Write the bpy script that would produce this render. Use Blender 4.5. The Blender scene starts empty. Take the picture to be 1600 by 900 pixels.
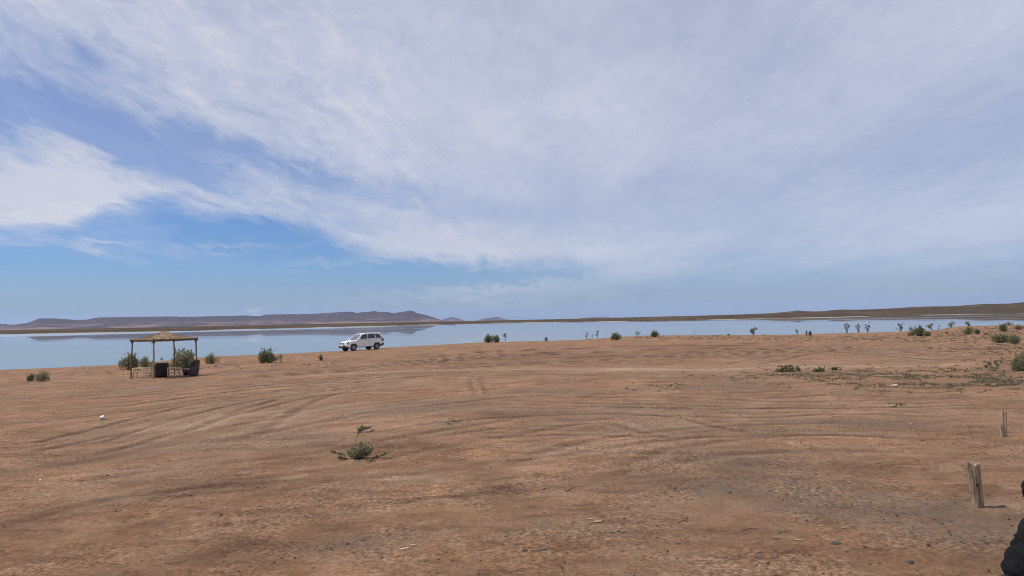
import bpy, bmesh, math, random
import numpy as np
from mathutils import Vector, Matrix, Euler
R = math.radians
PI = math.pi
S = bpy.context.scene
COL = S.collection

# ------------------------------------------------------------------ camera
EYE = 3.3                      # metres above the lake
FPX = 1155.0                   # focal length in photo pixels (1600 wide)
PITCH = math.atan(50 / FPX)
ROLL = -R(1.15)
cam = bpy.data.cameras.new('camera'); camo = bpy.data.objects.new('camera', cam)
COL.objects.link(camo); S.camera = camo
cam.sensor_width = 36; cam.lens = 36 * FPX / 1600
cam.clip_start = 0.1; cam.clip_end = 60000
CM = Matrix.Translation((0, 0, EYE)) @ Matrix.Rotation(R(90) + PITCH, 4, 'X') @ Matrix.Rotation(ROLL, 4, 'Z')
camo.matrix_world = CM
C3 = np.array(CM.to_3x3())

def ray(px, py):
    d = C3 @ np.array([(px - 800) / FPX, (450 - py) / FPX, -1.0])
    return d / np.linalg.norm(d)
def azel(px, py):
    d = ray(px, py)
    return math.atan2(d[0], d[1]), math.asin(d[2])

# ------------------------------------------------------------------ sun and sky
SUN_AZ, SUN_EL = R(-88), R(60)          # azimuth left of the view direction
sv = Vector((math.sin(SUN_AZ) * math.cos(SUN_EL), math.cos(SUN_AZ) * math.cos(SUN_EL), math.sin(SUN_EL)))
sun = bpy.data.lights.new('sun', 'SUN'); suno = bpy.data.objects.new('sun', sun); COL.objects.link(suno)
sun.energy = 3.4; sun.angle = R(1.2); sun.color = (1.0, 0.95, 0.87)
suno.rotation_euler = sv.to_track_quat('Z', 'Y').to_euler()

class NT:
    """small node-tree helper"""
    def __init__(s, nt): s.nt = nt; nt.nodes.clear()
    def n(s, t, **k):
        nd = s.nt.nodes.new(t)
        for a, b in k.items():
            if a == 'ins':
                for kk, vv in b.items(): s.set(nd.inputs[kk], vv)
            else: setattr(nd, a, b)
        return nd
    def set(s, inp, v):
        if isinstance(v, bpy.types.NodeSocket): s.nt.links.new(v, inp)
        else: inp.default_value = v
    def m(s, op, a, b=None, c=None, clamp=False):
        nd = s.n('ShaderNodeMath', operation=op, use_clamp=clamp)
        s.set(nd.inputs[0], a)
        if b is not None: s.set(nd.inputs[1], b)
        if c is not None: s.set(nd.inputs[2], c)
        return nd.outputs[0]
    def vm(s, op, a, b=None, out=0):
        nd = s.n('ShaderNodeVectorMath', operation=op)
        s.set(nd.inputs[0], a)
        if b is not None: s.set(nd.inputs[1], b)
        return nd.outputs[out]
    def smooth(s, x, a, b):
        nd = s.n('ShaderNodeMapRange', interpolation_type='SMOOTHSTEP', ins={'Value': x, 'From Min': a, 'From Max': b})
        return nd.outputs[0]
    def mixc(s, f, a, b, mode='MIX'):
        nd = s.n('ShaderNodeMix', data_type='RGBA', blend_type=mode, clamp_factor=True)
        s.set(nd.inputs[0], f); s.set(nd.inputs[6], a); s.set(nd.inputs[7], b)
        return nd.outputs[2]
    def noise(s, vec, scale, detail=4, rough=.5, dist=0.0, out=0):
        nd = s.n('ShaderNodeTexNoise', ins={'Vector': vec, 'Scale': scale, 'Detail': detail, 'Roughness': rough, 'Distortion': dist})
        return nd.outputs[out]
    def comb(s, x, y, z=0.0):
        nd = s.n('ShaderNodeCombineXYZ'); s.set(nd.inputs[0], x); s.set(nd.inputs[1], y); s.set(nd.inputs[2], z); return nd.outputs[0]
    def sep(s, v):
        nd = s.n('ShaderNodeSeparateXYZ'); s.set(nd.inputs[0], v); return nd.outputs
def rgb(r, g, b): return (r, g, b, 1.0)

W = bpy.data.worlds.new('World'); S.world = W; W.use_nodes = True
w = NT(W.node_tree)
sky = w.n('ShaderNodeTexSky', sky_type='NISHITA', sun_disc=False, sun_elevation=SUN_EL, sun_rotation=SUN_AZ,
          altitude=800, air_density=1.0, dust_density=0.6, ozone_density=2.0)
d = w.n('ShaderNodeTexCoord').outputs['Generated']
x, y, z = w.sep(w.vm('NORMALIZE', d))
az = w.m('ARCTAN2', x, y); el = w.m('ARCSINE', z)
ae = w.comb(az, el)
# cirrus detail lives on a flat sheet high above: perspective makes it stretch towards the horizon
zz = w.m('ADD', w.m('MAXIMUM', z, 0.0), 0.10)
sheet = w.comb(w.m('DIVIDE', x, zz), w.m('DIVIDE', y, zz))
mp = w.n('ShaderNodeMapping', ins={'Vector': sheet, 'Rotation': (0, 0, R(-32)), 'Scale': (1.0, 0.38, 1)}).outputs[0]
n1 = w.noise(mp, 1.1, 8, .56, .35)
n2 = w.noise(mp, 4.5, 9, .62, .5)
n3 = w.noise(sheet, 0.55, 4, .5, .2)
mpf = w.n('ShaderNodeMapping', ins={'Vector': sheet, 'Rotation': (0, 0, R(25)), 'Scale': (2.2, 0.9, 1)}).outputs[0]
n4 = w.noise(mpf, 7.0, 8, .65, .8)
wrp = w.m('MULTIPLY', w.m('SUBTRACT', n1, .5), 1.0)
wrp2 = w.m('MULTIPLY', w.m('SUBTRACT', n2, .5), 1.0)
# lower edge of the cloud sheet, elevation as a function of azimuth
edge_px = [(-900, 330), (-300, 350), (0, 372), (120, 358), (250, 330), (310, 350), (400, 352), (470, 372), (540, 395), (620, 418),
           (760, 424), (860, 424), (930, 430), (1000, 440), (1100, 436), (1250, 428), (1400, 436), (1600, 432), (2300, 430)]
pts = []
for px, py in edge_px:
    if 0 <= px <= 1600: a, e = azel(px, py)
    else:
        a = azel(0, py)[0] - (-px) / 1155 if px < 0 else azel(1600, py)[0] + (px - 1600) / 1155
        e = azel(min(max(px, 0), 1600), py)[1]
    pts.append((a, e))
fc = w.n('ShaderNodeFloatCurve'); crv = fc.mapping.curves[0]
A0, A1, E1 = -1.6, 1.6, 0.2
P = [((a - A0) / (A1 - A0), e / E1) for a, e in pts]
crv.points[0].location = (0, P[0][1]); crv.points[1].location = (1, P[-1][1])
for p in P: crv.points.new(p[0], p[1])
fc.mapping.update()
w.set(fc.inputs['Value'], w.m('DIVIDE', w.m('SUBTRACT', az, A0), A1 - A0, clamp=True)); w.set(fc.inputs['Factor'], 1.0)
bnd = w.m('MULTIPLY', fc.outputs[0], E1)
elw = w.m('ADD', w.m('ADD', el, w.m('MULTIPLY', wrp, 0.035)), w.m('MULTIPLY', wrp2, 0.036))
cov = w.smooth(w.m('SUBTRACT', elw, bnd), w.m('SUBTRACT', -0.002, w.m('MULTIPLY', w.smooth(az, -.05, .35), .030)), w.m('ADD', .026, w.m('MULTIPLY', w.smooth(az, -.05, .35), .03)))

def blob(px, py, rx, ry, ang, amp, warp=0.08):
    """soft elliptical patch at a fixed direction of the sky; radii in photo pixels"""
    a, e = azel(px, py)
    v = w.vm('SUBTRACT', w.comb(w.m('ADD', az, w.m('MULTIPLY', wrp, warp)), w.m('ADD', elw, w.m('MULTIPLY', wrp2, warp * .5))), (a, e, 0))
    mpn = w.n('ShaderNodeMapping', vector_type='TEXTURE', ins={'Vector': v, 'Rotation': (0, 0, R(ang)), 'Scale': (rx / FPX, ry / FPX, 1)}).outputs[0]
    dd = w.vm('DOT_PRODUCT', mpn, mpn, out=1)
    return w.m('MULTIPLY', w.m('EXPONENT', w.m('MULTIPLY', dd, -1.0)), amp)
gaps = [(60, 190, 280, 36, -13, .52), (110, 85, 85, 26, -12, .30), (265, 262, 110, 17, -18, .40), (330, 215, 230, 24, -14, .22),
        (480, 268, 200, 22, -12, .30), (-100, 150, 160, 60, -10, .6), (380, 362, 110, 18, -4, .42), (640, 322, 180, 16, -14, .10),
        (290, 305, 60, 22, 0, .25), (520, 345, 70, 22, -12, .22)]
adds = [(110, 250, 150, 60, -28, .28), (40, 200, 90, 40, -35, .24), (60, 300, 190, 50, -5, .20), (720, 385, 150, 34, -6, .26), (480, 60, 260, 70, -8, .10),
        (160, 381, 38, 5, 2, .30), (420, 384, 150, 6, 3, .26), (330, 350, 70, 8, 8, .22), (60, 372, 110, 6, -2, .26), (240, 400, 80, 4, 0, .12), (520, 412, 120, 6, 4, .20), (800, 446, 160, 8, 4, .25), (700, 460, 160, 9, 3, .20), (900, 452, 200, 22, 6, .30), (1250, 470, 300, 26, 0, .16), (1550, 460, 300, 30, 0, .12)]
dens = w.m('MULTIPLY', cov, 0.80)
base_tex = w.m('ADD', w.m('MULTIPLY', w.m('SUBTRACT', n1, .5), .55), w.m('MULTIPLY', w.m('SUBTRACT', n3, .5), .35))
dens = w.m('ADD', dens, w.m('MULTIPLY', base_tex, w.m('MULTIPLY', cov, .9)))
dens = w.m('ADD', dens, w.m('MULTIPLY', w.m('SUBTRACT', n4, .5), w.m('MULTIPLY', cov, .30)))
for g in gaps: dens = w.m('SUBTRACT', dens, blob(*g, warp=.14))
for g in adds: dens = w.m('ADD', dens, blob(*g))
# fibres: very stretched, strongly folded noise, strongest on the left where the sheet is ragged
w1 = w.noise(sheet, 1.6, 4, .5, 0.0, out=1)
fold = w.vm('ADD', sheet, w.vm('SCALE', w.vm('SUBTRACT', w1, (.5, .5, .5))))
fold.node.inputs[1].links[0].from_node.inputs[3].default_value = .42
f1 = w.noise(w.n('ShaderNodeMapping', ins={'Vector': fold, 'Rotation': (0, 0, R(-38)), 'Scale': (5.0, .9, 1)}).outputs[0], 2.2, 10, .66)
f2 = w.noise(w.n('ShaderNodeMapping', ins={'Vector': fold, 'Rotation': (0, 0, R(40)), 'Scale': (3.2, 1.1, 1)}).outputs[0], 3.4, 10, .70)
f3 = w.noise(fold, 9.0, 8, .72, .6)
amp = w.m('ADD', .07, w.m('MULTIPLY', w.smooth(az, .10, -.50), .52))
fib = w.m('ADD', w.m('ADD', w.m('MULTIPLY', w.m('SUBTRACT', f1, .5), 1.2), w.m('MULTIPLY', w.m('SUBTRACT', f2, .5), 1.0)), w.m('MULTIPLY', w.m('SUBTRACT', f3, .5), .8))
dens = w.m('ADD', dens, w.m('MULTIPLY', w.m('MULTIPLY', fib, amp), w.m('MULTIPLY', w.smooth(dens, .02, .45), 1.0)))
puff = w.m('ADD', blob(400, 489, 9, 3, 0, .9, 0.01), blob(392, 491, 6, 2, 0, .6, 0.01))
dens = w.m('MAXIMUM', w.m('MAXIMUM', dens, puff), w.m('MULTIPLY', cov, w.m('ADD', .10, w.m('MULTIPLY', n2, .38))))
dens = w.m('MINIMUM', dens, 1.0)
shade = w.m('ADD', w.m('ADD', w.m('MULTIPLY', n3, .5), w.m('MULTIPLY', n1, .5)), w.m('MULTIPLY', fib, .10))
ccol = w.mixc(w.smooth(shade, .35, .68), rgb(.60, .625, .725), rgb(.725, .735, .80))
# the veil is thicker and duller to the right of the view, brighter nearer the sun
ccol = w.mixc(w.smooth(az, -.35, .75), ccol, w.mixc(1.0, ccol, rgb(.87, .91, .97), 'MULTIPLY'))
skyc = w.mixc(1.0, sky.outputs[0], rgb(.050, .069, .102), 'MULTIPLY')
skyc = w.mixc(w.smooth(el, .075, -.01), skyc, rgb(.335, .43, .585))
final = w.mixc(w.m('MULTIPLY', dens, .93), skyc, ccol)
bg = w.n('ShaderNodeBackground', ins={'Color': final, 'Strength': 1.0})
w.nt.links.new(bg.outputs[0], w.n('ShaderNodeOutputWorld').inputs[0])
W.cycles.sampling_method = 'MANUAL'; W.cycles.sample_map_resolution = 256

S.view_settings.view_transform = 'Standard'; S.view_settings.look = 'None'
S.view_settings.exposure = 0.0; S.view_settings.gamma = 1.0; S.view_settings.use_curve_mapping = False
S.render.engine = 'CYCLES'
S.cycles.use_denoising = True; S.cycles.filter_width = 1.05; S.cycles.volume_bounces = 0; S.cycles.max_bounces = 6

# ------------------------------------------------------------------ numpy noise
def _h(ix, iy, seed):
    n = (ix.astype(np.int64) * 374761393 + iy.astype(np.int64) * 668265263 + seed * 2147483647) & 0xffffffff
    n = ((n ^ (n >> 13)) * 1274126177) & 0xffffffff
    return (n ^ (n >> 16)) & 0xffff
def perlin(x, y, seed=0):
    x = np.asarray(x, float); y = np.asarray(y, float)
    xi = np.floor(x); yi = np.floor(y); xf = x - xi; yf = y - yi
    u = xf ** 3 * (xf * (xf * 6 - 15) + 10); v = yf ** 3 * (yf * (yf * 6 - 15) + 10)
    def g(dx, dy):
        a = _h(xi + dx, yi + dy, seed) * (2 * PI / 65536)
        return np.cos(a) * (xf - dx) + np.sin(a) * (yf - dy)
    a = g(0, 0); b = g(1, 0); c = g(0, 1); e = g(1, 1)
    return (a + u * (b - a) + v * (c + u * (e - c) - (a + u * (b - a)))) * 1.5
def fbm(x, y, octs=4, seed=0, gain=.5):
    s = 0; amp = 1; tot = 0
    for o in range(octs):
        s = s + perlin(x * 2 ** o + 17.3 * o, y * 2 ** o - 9.1 * o, seed + o * 31) * amp
        tot += amp; amp *= gain
    return s / tot
def sstep(a, b, x):
    t = np.clip((x - a) / (b - a), 0, 1); return t * t * (3 - 2 * t)

# ------------------------------------------------------------------ terrain height
shore_px = [(0, 578), (100, 574), (200, 569), (330, 557), (450, 552.5), (530, 548.4), (565, 545.8), (600, 543.2), (680, 539), (750, 535.0), (850, 532.5),
            (900, 531.5), (960, 527), (1000, 524.5), (1080, 523.5), (1150, 523.5), (1230, 523), (1300, 521), (1380, 519), (1425, 517.5),
            (1465, 516.5), (1480, 512), (1500, 510), (1550, 508.5), (1600, 507.5)]
_az, _r = [], []
for px, py in shore_px:
    dd = ray(px, py); t = -EYE / dd[2]
    _az.append(math.atan2(dd[0], dd[1])); _r.append(t * math.hypot(dd[0], dd[1]))
SA = np.array([-PI, -2.2, -1.9, -1.5, -1.1, -.8] + _az + [.75, 1.0, 1.4, 1.7, PI])
SR = np.array([900, 700, 160, 82, 70, 68] + _r + [215, 300, 500, 900, 900])
def height(x, y):
    x = np.asarray(x, float); y = np.asarray(y, float)
    r = np.hypot(x, y); a = np.arctan2(x, y)
    t = r / np.interp(a, SA, SR)
    h = 1.4 - .9 * sstep(.02, .62, t)
    e = np.clip((t - .80) / .20, 0, 3.5)
    h = h - np.where(e < 1, .5 * e ** 1.25, .5 * (1 + 1.25 * (e - 1)))
    near = (1 - sstep(60, 160, r)) * sstep(1.0, .86, t)
    h = h + .014 * fbm(x / 2.2, y / 2.2, 3, 6) * np.exp(-((t - 1) / .06) ** 2)
    h = h + .05 * fbm(x / 9, y / 9, 3, 5) * near + .03 * fbm(x / 3, y / 3, 2, 8) * near * sstep(1.1, .9, t)
    return h
def hz(x, y): return float(height(np.array([x]), np.array([y]))[0])
def hit(px, py, water=False):
    """the point of the ground seen in direction (px, py) of the photograph"""
    dd = ray(px, py)
    o = np.array([0, 0, EYE])
    ts = np.concatenate([np.linspace(2, 60, 600), np.linspace(60.2, 400, 1200)])
    P = o + ts[:, None] * dd
    g = height(P[:, 0], P[:, 1])
    if water: g = np.maximum(g, 0)
    k = np.argmax(P[:, 2] < g)
    if k == 0: return None
    lo, hi = ts[k - 1], ts[k]
    for _ in range(20):
        m = (lo + hi) / 2; p = o + m * dd
        gg = hz(p[0], p[1]);
        if water: gg = max(gg, 0)
        if p[2] < gg: hi = m
        else: lo = m
    p = o + hi * dd
    return Vector(p)
def depth(p):
    return -(CM.inverted() @ Vector(p)).z
def unit(p): return depth(p) / FPX      # metres per photo pixel at that point

# ------------------------------------------------------------------ object helpers
def tag(o, label=None, cat=None, group=None, kind=None):
    if label: o['label'] = label
    if cat: o['category'] = cat
    if group: o['group'] = group
    if kind: o['kind'] = kind
    return o
def thing(name, label, cat, loc=(0, 0, 0), rz=0, group=None):
    o = bpy.data.objects.new(name, None); COL.objects.link(o)
    o.location = loc; o.rotation_euler = (0, 0, rz); o.empty_display_size = .2
    return tag(o, label, cat, group)
def mesh_np(name, V, F, mat, parent=None, smooth=False, loc=None):
    me = bpy.data.meshes.new(name)
    V = np.asarray(V, dtype=np.float32); F = np.asarray(F, dtype=np.int32)
    k = F.shape[1]
    me.vertices.add(len(V)); me.vertices.foreach_set('co', V.ravel())
    me.loops.add(F.size); me.loops.foreach_set('vertex_index', F.ravel())
    me.polygons.add(len(F)); me.polygons.foreach_set('loop_start', np.arange(0, F.size, k, dtype=np.int32))
    me.polygons.foreach_set('loop_total', np.full(len(F), k, dtype=np.int32))
    if smooth: me.polygons.foreach_set('use_smooth', np.ones(len(F), dtype=bool))
    me.update(calc_edges=True)
    if mat: me.materials.append(mat)
    o = bpy.data.objects.new(name, me); COL.objects.link(o)
    if parent: o.parent = parent
    if loc is not None: o.location = loc
    return o
def obj(name, bm, mat, parent=None, smooth=False, loc=None):
    me = bpy.data.meshes.new(name)
    bmesh.ops.recalc_face_normals(bm, faces=bm.faces)
    bm.to_mesh(me); bm.free()
    if smooth:
        for p in me.polygons: p.use_smooth = True
    for m in (mat if isinstance(mat, list) else [mat]): me.materials.append(m)
    o = bpy.data.objects.new(name, me); COL.objects.link(o)
    if parent: o.parent = parent
    if loc is not None: o.location = loc
    return o
def box(bm, c, s, rot=None, bev=0.0):
    M = Matrix.Translation(c) @ (rot.to_4x4() if rot is not None else Matrix.Identity(4)) @ Matrix.Diagonal((s[0], s[1], s[2], 1))
    r = bmesh.ops.create_cube(bm, size=1, matrix=M)
    if bev:
        es = list({e for v in r['verts'] for e in v.link_edges})
        bmesh.ops.bevel(bm, geom=es, offset=bev, segments=2, affect='EDGES', profile=.5)
def tube(bm, pts, rad, n=8, cap=True, wob=0.0, rnd=None):
    """tapered tube along points; rad is a number or one radius per point"""
    pts = [Vector(p) for p in pts]
    if not hasattr(rad, '__len__'): rad = [rad] * len(pts)
    rings = []
    up = Vector((0, 0, 1))
    for i, p in enumerate(pts):
        t = (pts[min(i + 1, len(pts) - 1)] - pts[max(i - 1, 0)]).normalized()
        a = t.cross(up if abs(t.z) < .95 else Vector((1, 0, 0))).normalized(); b = t.cross(a)
        ring = []
        for k in range(n):
            q = 2 * PI * k / n
            rr = rad[i] * (1 + (rnd.uniform(-wob, wob) if rnd else 0))
            ring.append(bm.verts.new(p + a * math.cos(q) * rr + b * math.sin(q) * rr))
        rings.append(ring)
    for i in range(len(rings) - 1):
        for k in range(n):
            bm.faces.new((rings[i][k], rings[i][(k + 1) % n], rings[i + 1][(k + 1) % n], rings[i + 1][k]))
    if cap:
        bm.faces.new(rings[0][::-1]); bm.faces.new(rings[-1])
    return rings

# ------------------------------------------------------------------ materials
def mat(name):
    m = bpy.data.materials.new(name); m.use_nodes = True
    return m, NT(m.node_tree)
def simple(name, c1, c2=None, scale=8.0, rough=.8, metal=0.0, bump=0.0, bscale=40.0, spec=.5, coat=0.0, stretch=(1, 1, 1), var=0.0):
    m, t = mat(name)
    co = t.n('ShaderNodeTexCoord').outputs['Object']
    co = t.n('ShaderNodeMapping', ins={'Vector': co, 'Scale': stretch}).outputs[0]
    col = rgb(*c1)
    if c2: col = t.mixc(t.smooth(t.noise(co, scale, 6, .6), .35, .65), rgb(*c1), rgb(*c2))
    if var:
        rnd = t.n('ShaderNodeObjectInfo').outputs['Random']
        col = t.mixc(1.0, col, t.n('ShaderNodeHueSaturation', ins={'Color': rgb(1, 1, 1), 'Value': t.m('ADD', t.m('MULTIPLY', rnd, var), 1 - var / 2)}).outputs[0], 'MULTIPLY')
    p = t.n('ShaderNodeBsdfPrincipled', ins={'Base Color': col, 'Roughness': rough, 'Metallic': metal, 'Specular IOR Level': spec, 'Coat Weight': coat})
    if bump:
        b = t.n('ShaderNodeBump', ins={'Strength': bump, 'Distance': (.01 if bscale > 15 else .05), 'Height': t.noise(co, bscale, 5, .6)})
        t.set(p.inputs['Normal'], b.outputs[0])
    t.nt.links.new(p.outputs[0], t.n('ShaderNodeOutputMaterial').inputs[0])
    return m
# ------------------------------------------------------------------ the near ground: one polar sheet, fine where the photo looks
fine = np.arange(-.72, .72, .00125)
side_l = -np.geomspace(.72, PI, 46)[::-1]; side_r = np.geomspace(.72, PI, 46)
AZ = np.concatenate([side_l[:-1], fine, side_r])
inv = np.arange(1 / 4.1, 1 / 330, -4.6e-4)
RR = np.concatenate([np.linspace(.25, 4.0, 16), 1 / inv, [330, 380, 450, 560]])
na, nr = len(AZ), len(RR)
AA, RG = np.meshgrid(AZ, RR)
GX = (np.sin(AA) * RG).ravel(); GY = (np.cos(AA) * RG).ravel()
GH = height(GX, GY)
rr = RG.ravel()

def curve_dist(pts_px, spacing=None):
    """signed distance (m) of every ground vertex to a polyline drawn on the ground, and the run along it"""
    w3 = [hit(a, b) for a, b in pts_px]; w3 = [(p.x, p.y) for p in w3 if p is not None]
    # catmull-rom refine
    P = np.array([w3[0]] + w3 + [w3[-1]]); out = []
    for i in range(1, len(P) - 2):
        for k in range(6):
            t = k / 6
            out.append(.5 * ((2 * P[i]) + (-P[i - 1] + P[i + 1]) * t + (2 * P[i - 1] - 5 * P[i] + 4 * P[i + 1] - P[i + 2]) * t * t + (-P[i - 1] + 3 * P[i] - 3 * P[i + 1] + P[i + 2]) * t ** 3))
    out.append(P[-2]); Q = np.array(out)
    lo = Q.min(0) - 3; hi = Q.max(0) + 3
    sel = np.where((GX > lo[0]) & (GX < hi[0]) & (GY > lo[1]) & (GY < hi[1]))[0]
    x = GX[sel]; y = GY[sel]
    best = np.full(len(sel), 1e9); sg = np.zeros(len(sel)); run = np.zeros(len(sel)); L = 0
    for i in range(len(Q) - 1):
        a = Q[i]; dv = Q[i + 1] - a; l = np.hypot(*dv)
        if l < 1e-6: continue
        t = np.clip(((x - a[0]) * dv[0] + (y - a[1]) * dv[1]) / l ** 2, 0, 1)
        ex = x - a[0] - t * dv[0]; ey = y - a[1] - t * dv[1]; dd = np.hypot(ex, ey)
        m = dd < best; best[m] = dd[m]
        sg[m] = np.sign(dv[0] * ey - dv[1] * ex)[m]; run[m] = (L + t * l)[m]; L += l
    return sel, best * np.where(sg == 0, 1, sg), run, L

grey = np.zeros_like(GX); dark = np.zeros_like(GX); pale = np.zeros_like(GX); dz = np.zeros_like(GX)
def rut(pts, gauge=1.5, width=.22, d=.5, p=.4, dep=.012, ends=2.0):
    sel, sd, run, L = curve_dist(pts)
    wob = .10 * fbm(run / 1.5, sd * 0 + 3.3, 2, 71)
    fade = sstep(0, ends, run) * sstep(L, L - ends, run) * (.68 + .32 * sstep(-.3, .3, fbm(run / 3.0, sd * .5, 3, 72)))
    near_y = sstep(14, 7, np.hypot(GX[sel], GY[sel]))
    chew = fbm(GX[sel] / .35, GY[sel] / .25, 4, 73, .65)
    fade = fade * (1 - near_y * (1 - sstep(-.30, .35, chew + .5 * fbm(run / 1.2, sd, 2, 74)))) * (1 - .35 * near_y)
    wob = wob + .10 * near_y * chew + .12 * near_y * fbm(run / .6, sd * .2, 2, 75)
    for off in ((-gauge / 2, gauge / 2) if gauge else (0,)):
        q = (sd - off + wob) / width
        core = np.exp(-q ** 2) * fade; rim = np.exp(-(np.abs(q) - 1.7) ** 2 / .4) * fade
        dark[sel] += core * d * 1.7; pale[sel] += rim * p * 1.6; grey[sel] *= 1 - .5 * core
        dz[sel] += -core * dep + rim * dep * .5
# tyre tracks traced on the ground
T = [([(0, 703), (100, 691), (150, 680), (210, 664), (270, 648), (330, 632), (420, 622)], 1.4, .12, 1.0, .35),
     ([(0, 722), (130, 701), (260, 669), (340, 645), (440, 624), (560, 606)], 1.4, .16, .7, .3),
     ([(0, 668), (160, 652), (330, 630), (520, 606), (760, 589), (1000, 583)], 1.5, .2, .5, .3),
     ([(0, 645), (200, 630), (420, 604), (640, 590), (900, 584), (1200, 583)], 1.5, .2, .6, .35),
     ([(60, 625), (300, 609), (520, 592), (760, 571), (1000, 558), (1200, 551), (1300, 546)], 1.5, .22, .8, .3),
     ([(350, 592), (560, 576), (700, 563), (900, 552), (1100, 547), (1250, 543)], 1.5, .22, .9, .3),
     ([(500, 583), (650, 565), (800, 553), (1000, 546), (1150, 543)], 1.5, .22, 1.0, .3),
     ([(600, 571), (780, 560), (1000, 553), (1200, 548), (1300, 545), (1290, 541), (1150, 540)], 1.5, .2, .8, .25),
     ([(700, 551), (900, 543), (1100, 538), (1300, 536), (1450, 534)], 1.5, .25, .5, .2),
     ([(640, 560), (820, 547), (1000, 541), (1200, 539)], 1.5, .25, .8, .2),
     ([(1150, 570), (1210, 560), (1260, 551), (1330, 545), (1420, 543)], 1.5, .2, .6, .2),
     ([(1300, 547), (1400, 555), (1500, 559), (1600, 562)], 1.5, .2, .8, .3),
     ([(1330, 540), (1400, 545), (1500, 552), (1600, 553)], 1.5, .2, .5, .2),
     ([(755, 584), (742, 592), (746, 604), (752, 622)], .35, .12, .35, .1),
     ([(0, 780), (200, 756), (420, 730), (600, 702), (760, 672), (900, 650)], 1.5, .15, .35, .3),
     ([(0, 860), (180, 800), (400, 775), (600, 764), (730, 748), (900, 726), (1060, 700), (1250, 690)], 1.5, .14, .5, .5),
     ([(300, 830), (520, 775), (700, 757), (900, 735), (1100, 712)], 1.5, .12, .4, .35),
     ([(560, 690), (700, 668), (800, 660), (900, 655), (1000, 655), (1150, 690)], 1.5, .12, .5, .3),
     ([(820, 760), (900, 720), (1000, 690), (1200, 672), (1400, 668)], 1.5, .14, .45, .4),
     ([(700, 700), (860, 690), (1080, 694), (1300, 690), (1600, 700)], 1.5, .14, .4, .35),
     ([(900, 640), (1100, 645), (1350, 640), (1600, 652)], 1.5, .16, .4, .4),
     ([(780, 620), (1000, 625), (1250, 632), (1500, 628), (1600, 632)], 1.5, .18, .4, .4),
     ([(1100, 620), (1300, 612), (1450, 618), (1600, 612)], 1.5, .18, .5, .3),
     ([(700, 700), (790, 770), (850, 820), (930, 900)], 0, .22, .35, .2),
     ([(40, 860), (70, 880), (95, 899)], 0, .07, 1.0, .5),
     ([(95, 689), (115, 687), (135, 683)], 0, .12, 1.3, 0),
     ([(0, 690), (120, 676), (260, 652), (400, 630), (560, 612), (700, 600)], 0, .45, .34, .12),
     ([(40, 735), (200, 706), (340, 672), (470, 640), (600, 618)], 0, .40, .30, .15),
     ([(180, 640), (340, 618), (520, 598), (700, 582), (860, 572)], 1.6, .35, .35, .2),
     ([(300, 690), (380, 660), (440, 632), (520, 612), (660, 600)], 1.5, .16, .5, .3),
     ([(250, 700), (420, 664), (560, 640), (740, 620), (900, 612)], 1.5, .20, .35, .3),
     ([(0, 655), (200, 640), (380, 622), (520, 600), (640, 578), (800, 566)], 1.5, .16, .5, .3),
     ([(860, 572), (1000, 562), (1130, 556), (1220, 560), (1330, 566)], 1.5, .22, .5, .2)]
for t_ in T: rut(t_[0], *t_[1:])
# the pale beaten path across the middle
for pts, wd, am in (([(400, 592), (520, 585), (640, 580), (760, 577.5), (900, 577.5), (1050, 577.5), (1200, 574.5), (1400, 572), (1600, 570)], .42, 1.7),
                    ([(700, 574.5), (820, 575), (960, 573.5), (1100, 571.5), (1300, 568)], .5, .45),
                    ([(0, 588.5), (150, 590), (300, 588), (420, 583)], .35, .6),
                    ([(1180, 577), (1400, 574), (1560, 571)], .5, .6)):
    sel, sd, run, L = curve_dist(pts)
    fade = sstep(0, 3, run) * sstep(L, L - 3, run)
    pale[sel] += np.exp(-(sd / wd) ** 2) * fade * am * (.7 + .5 * fbm(run / 2, sd, 2, 44))
    pale[sel] += np.exp(-((sd - .2) / 1.6) ** 2) * fade * am * .25

# patches: (centre px, half sizes in px, angle-free) as soft pieces of ground
def patch(arr, px, py, rx, ry, amp, seed):
    c = hit(px, py); a = hit(px + rx, py - rx * 0.02); b = hit(px, py - ry)
    if a is None or b is None: return
    lx = (a - c).length; ly = max((b - c).length, .15)
    ux, uy = GX - c.x, GY - c.y
    ang = math.atan2(c.x, c.y)
    ex = ux * math.cos(ang) - uy * math.sin(ang); ey = ux * math.sin(ang) + uy * math.cos(ang)
    q = (ex / lx) ** 2 + (ey / ly) ** 2
    m = q < 9
    arr[m] += amp * np.exp(-q[m] * 1.2 + .9 * fbm(GX[m] / (lx * .5), GY[m] / (lx * .5), 4, seed)) 
for i, (px, py, rx, ry, am) in enumerate([(640, 636, 110, 7, 1.1), (700, 628, 60, 5, .8), (860, 612, 90, 7, .9), (330, 690, 150, 10, .8), (90, 725, 120, 10, .5),
        (480, 690, 120, 12, .8), (240, 775, 120, 10, .6), (1130, 640, 160, 12, .6), (1300, 660, 180, 7, 1.2), (1250, 674, 120, 4, .9), (1180, 720, 160, 22, .9),
        (1220, 770, 180, 28, .8), (1400, 800, 200, 26, .9), (1530, 830, 90, 35, .9), (1060, 760, 160, 22, .6), (900, 810, 180, 20, .45), (560, 850, 160, 22, .8),
        (760, 640, 100, 8, .5), (700, 662, 40, 6, 1.0), (980, 635, 80, 8, .6), (150, 612, 150, 4, .6), (40, 600, 80, 4, .6), (460, 578, 90, 3, .7), (250, 600, 60, 4, .4),
        (1080, 605, 100, 5, .4), (1400, 545, 90, 3, .6), (1440, 600, 160, 4, .5), (1340, 548, 60, 2, .5), (500, 610, 100, 3, .3), (1380, 583, 150, 3, .8)]):
    patch(grey, px, py, rx, ry, am, 100 + i)
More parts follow.
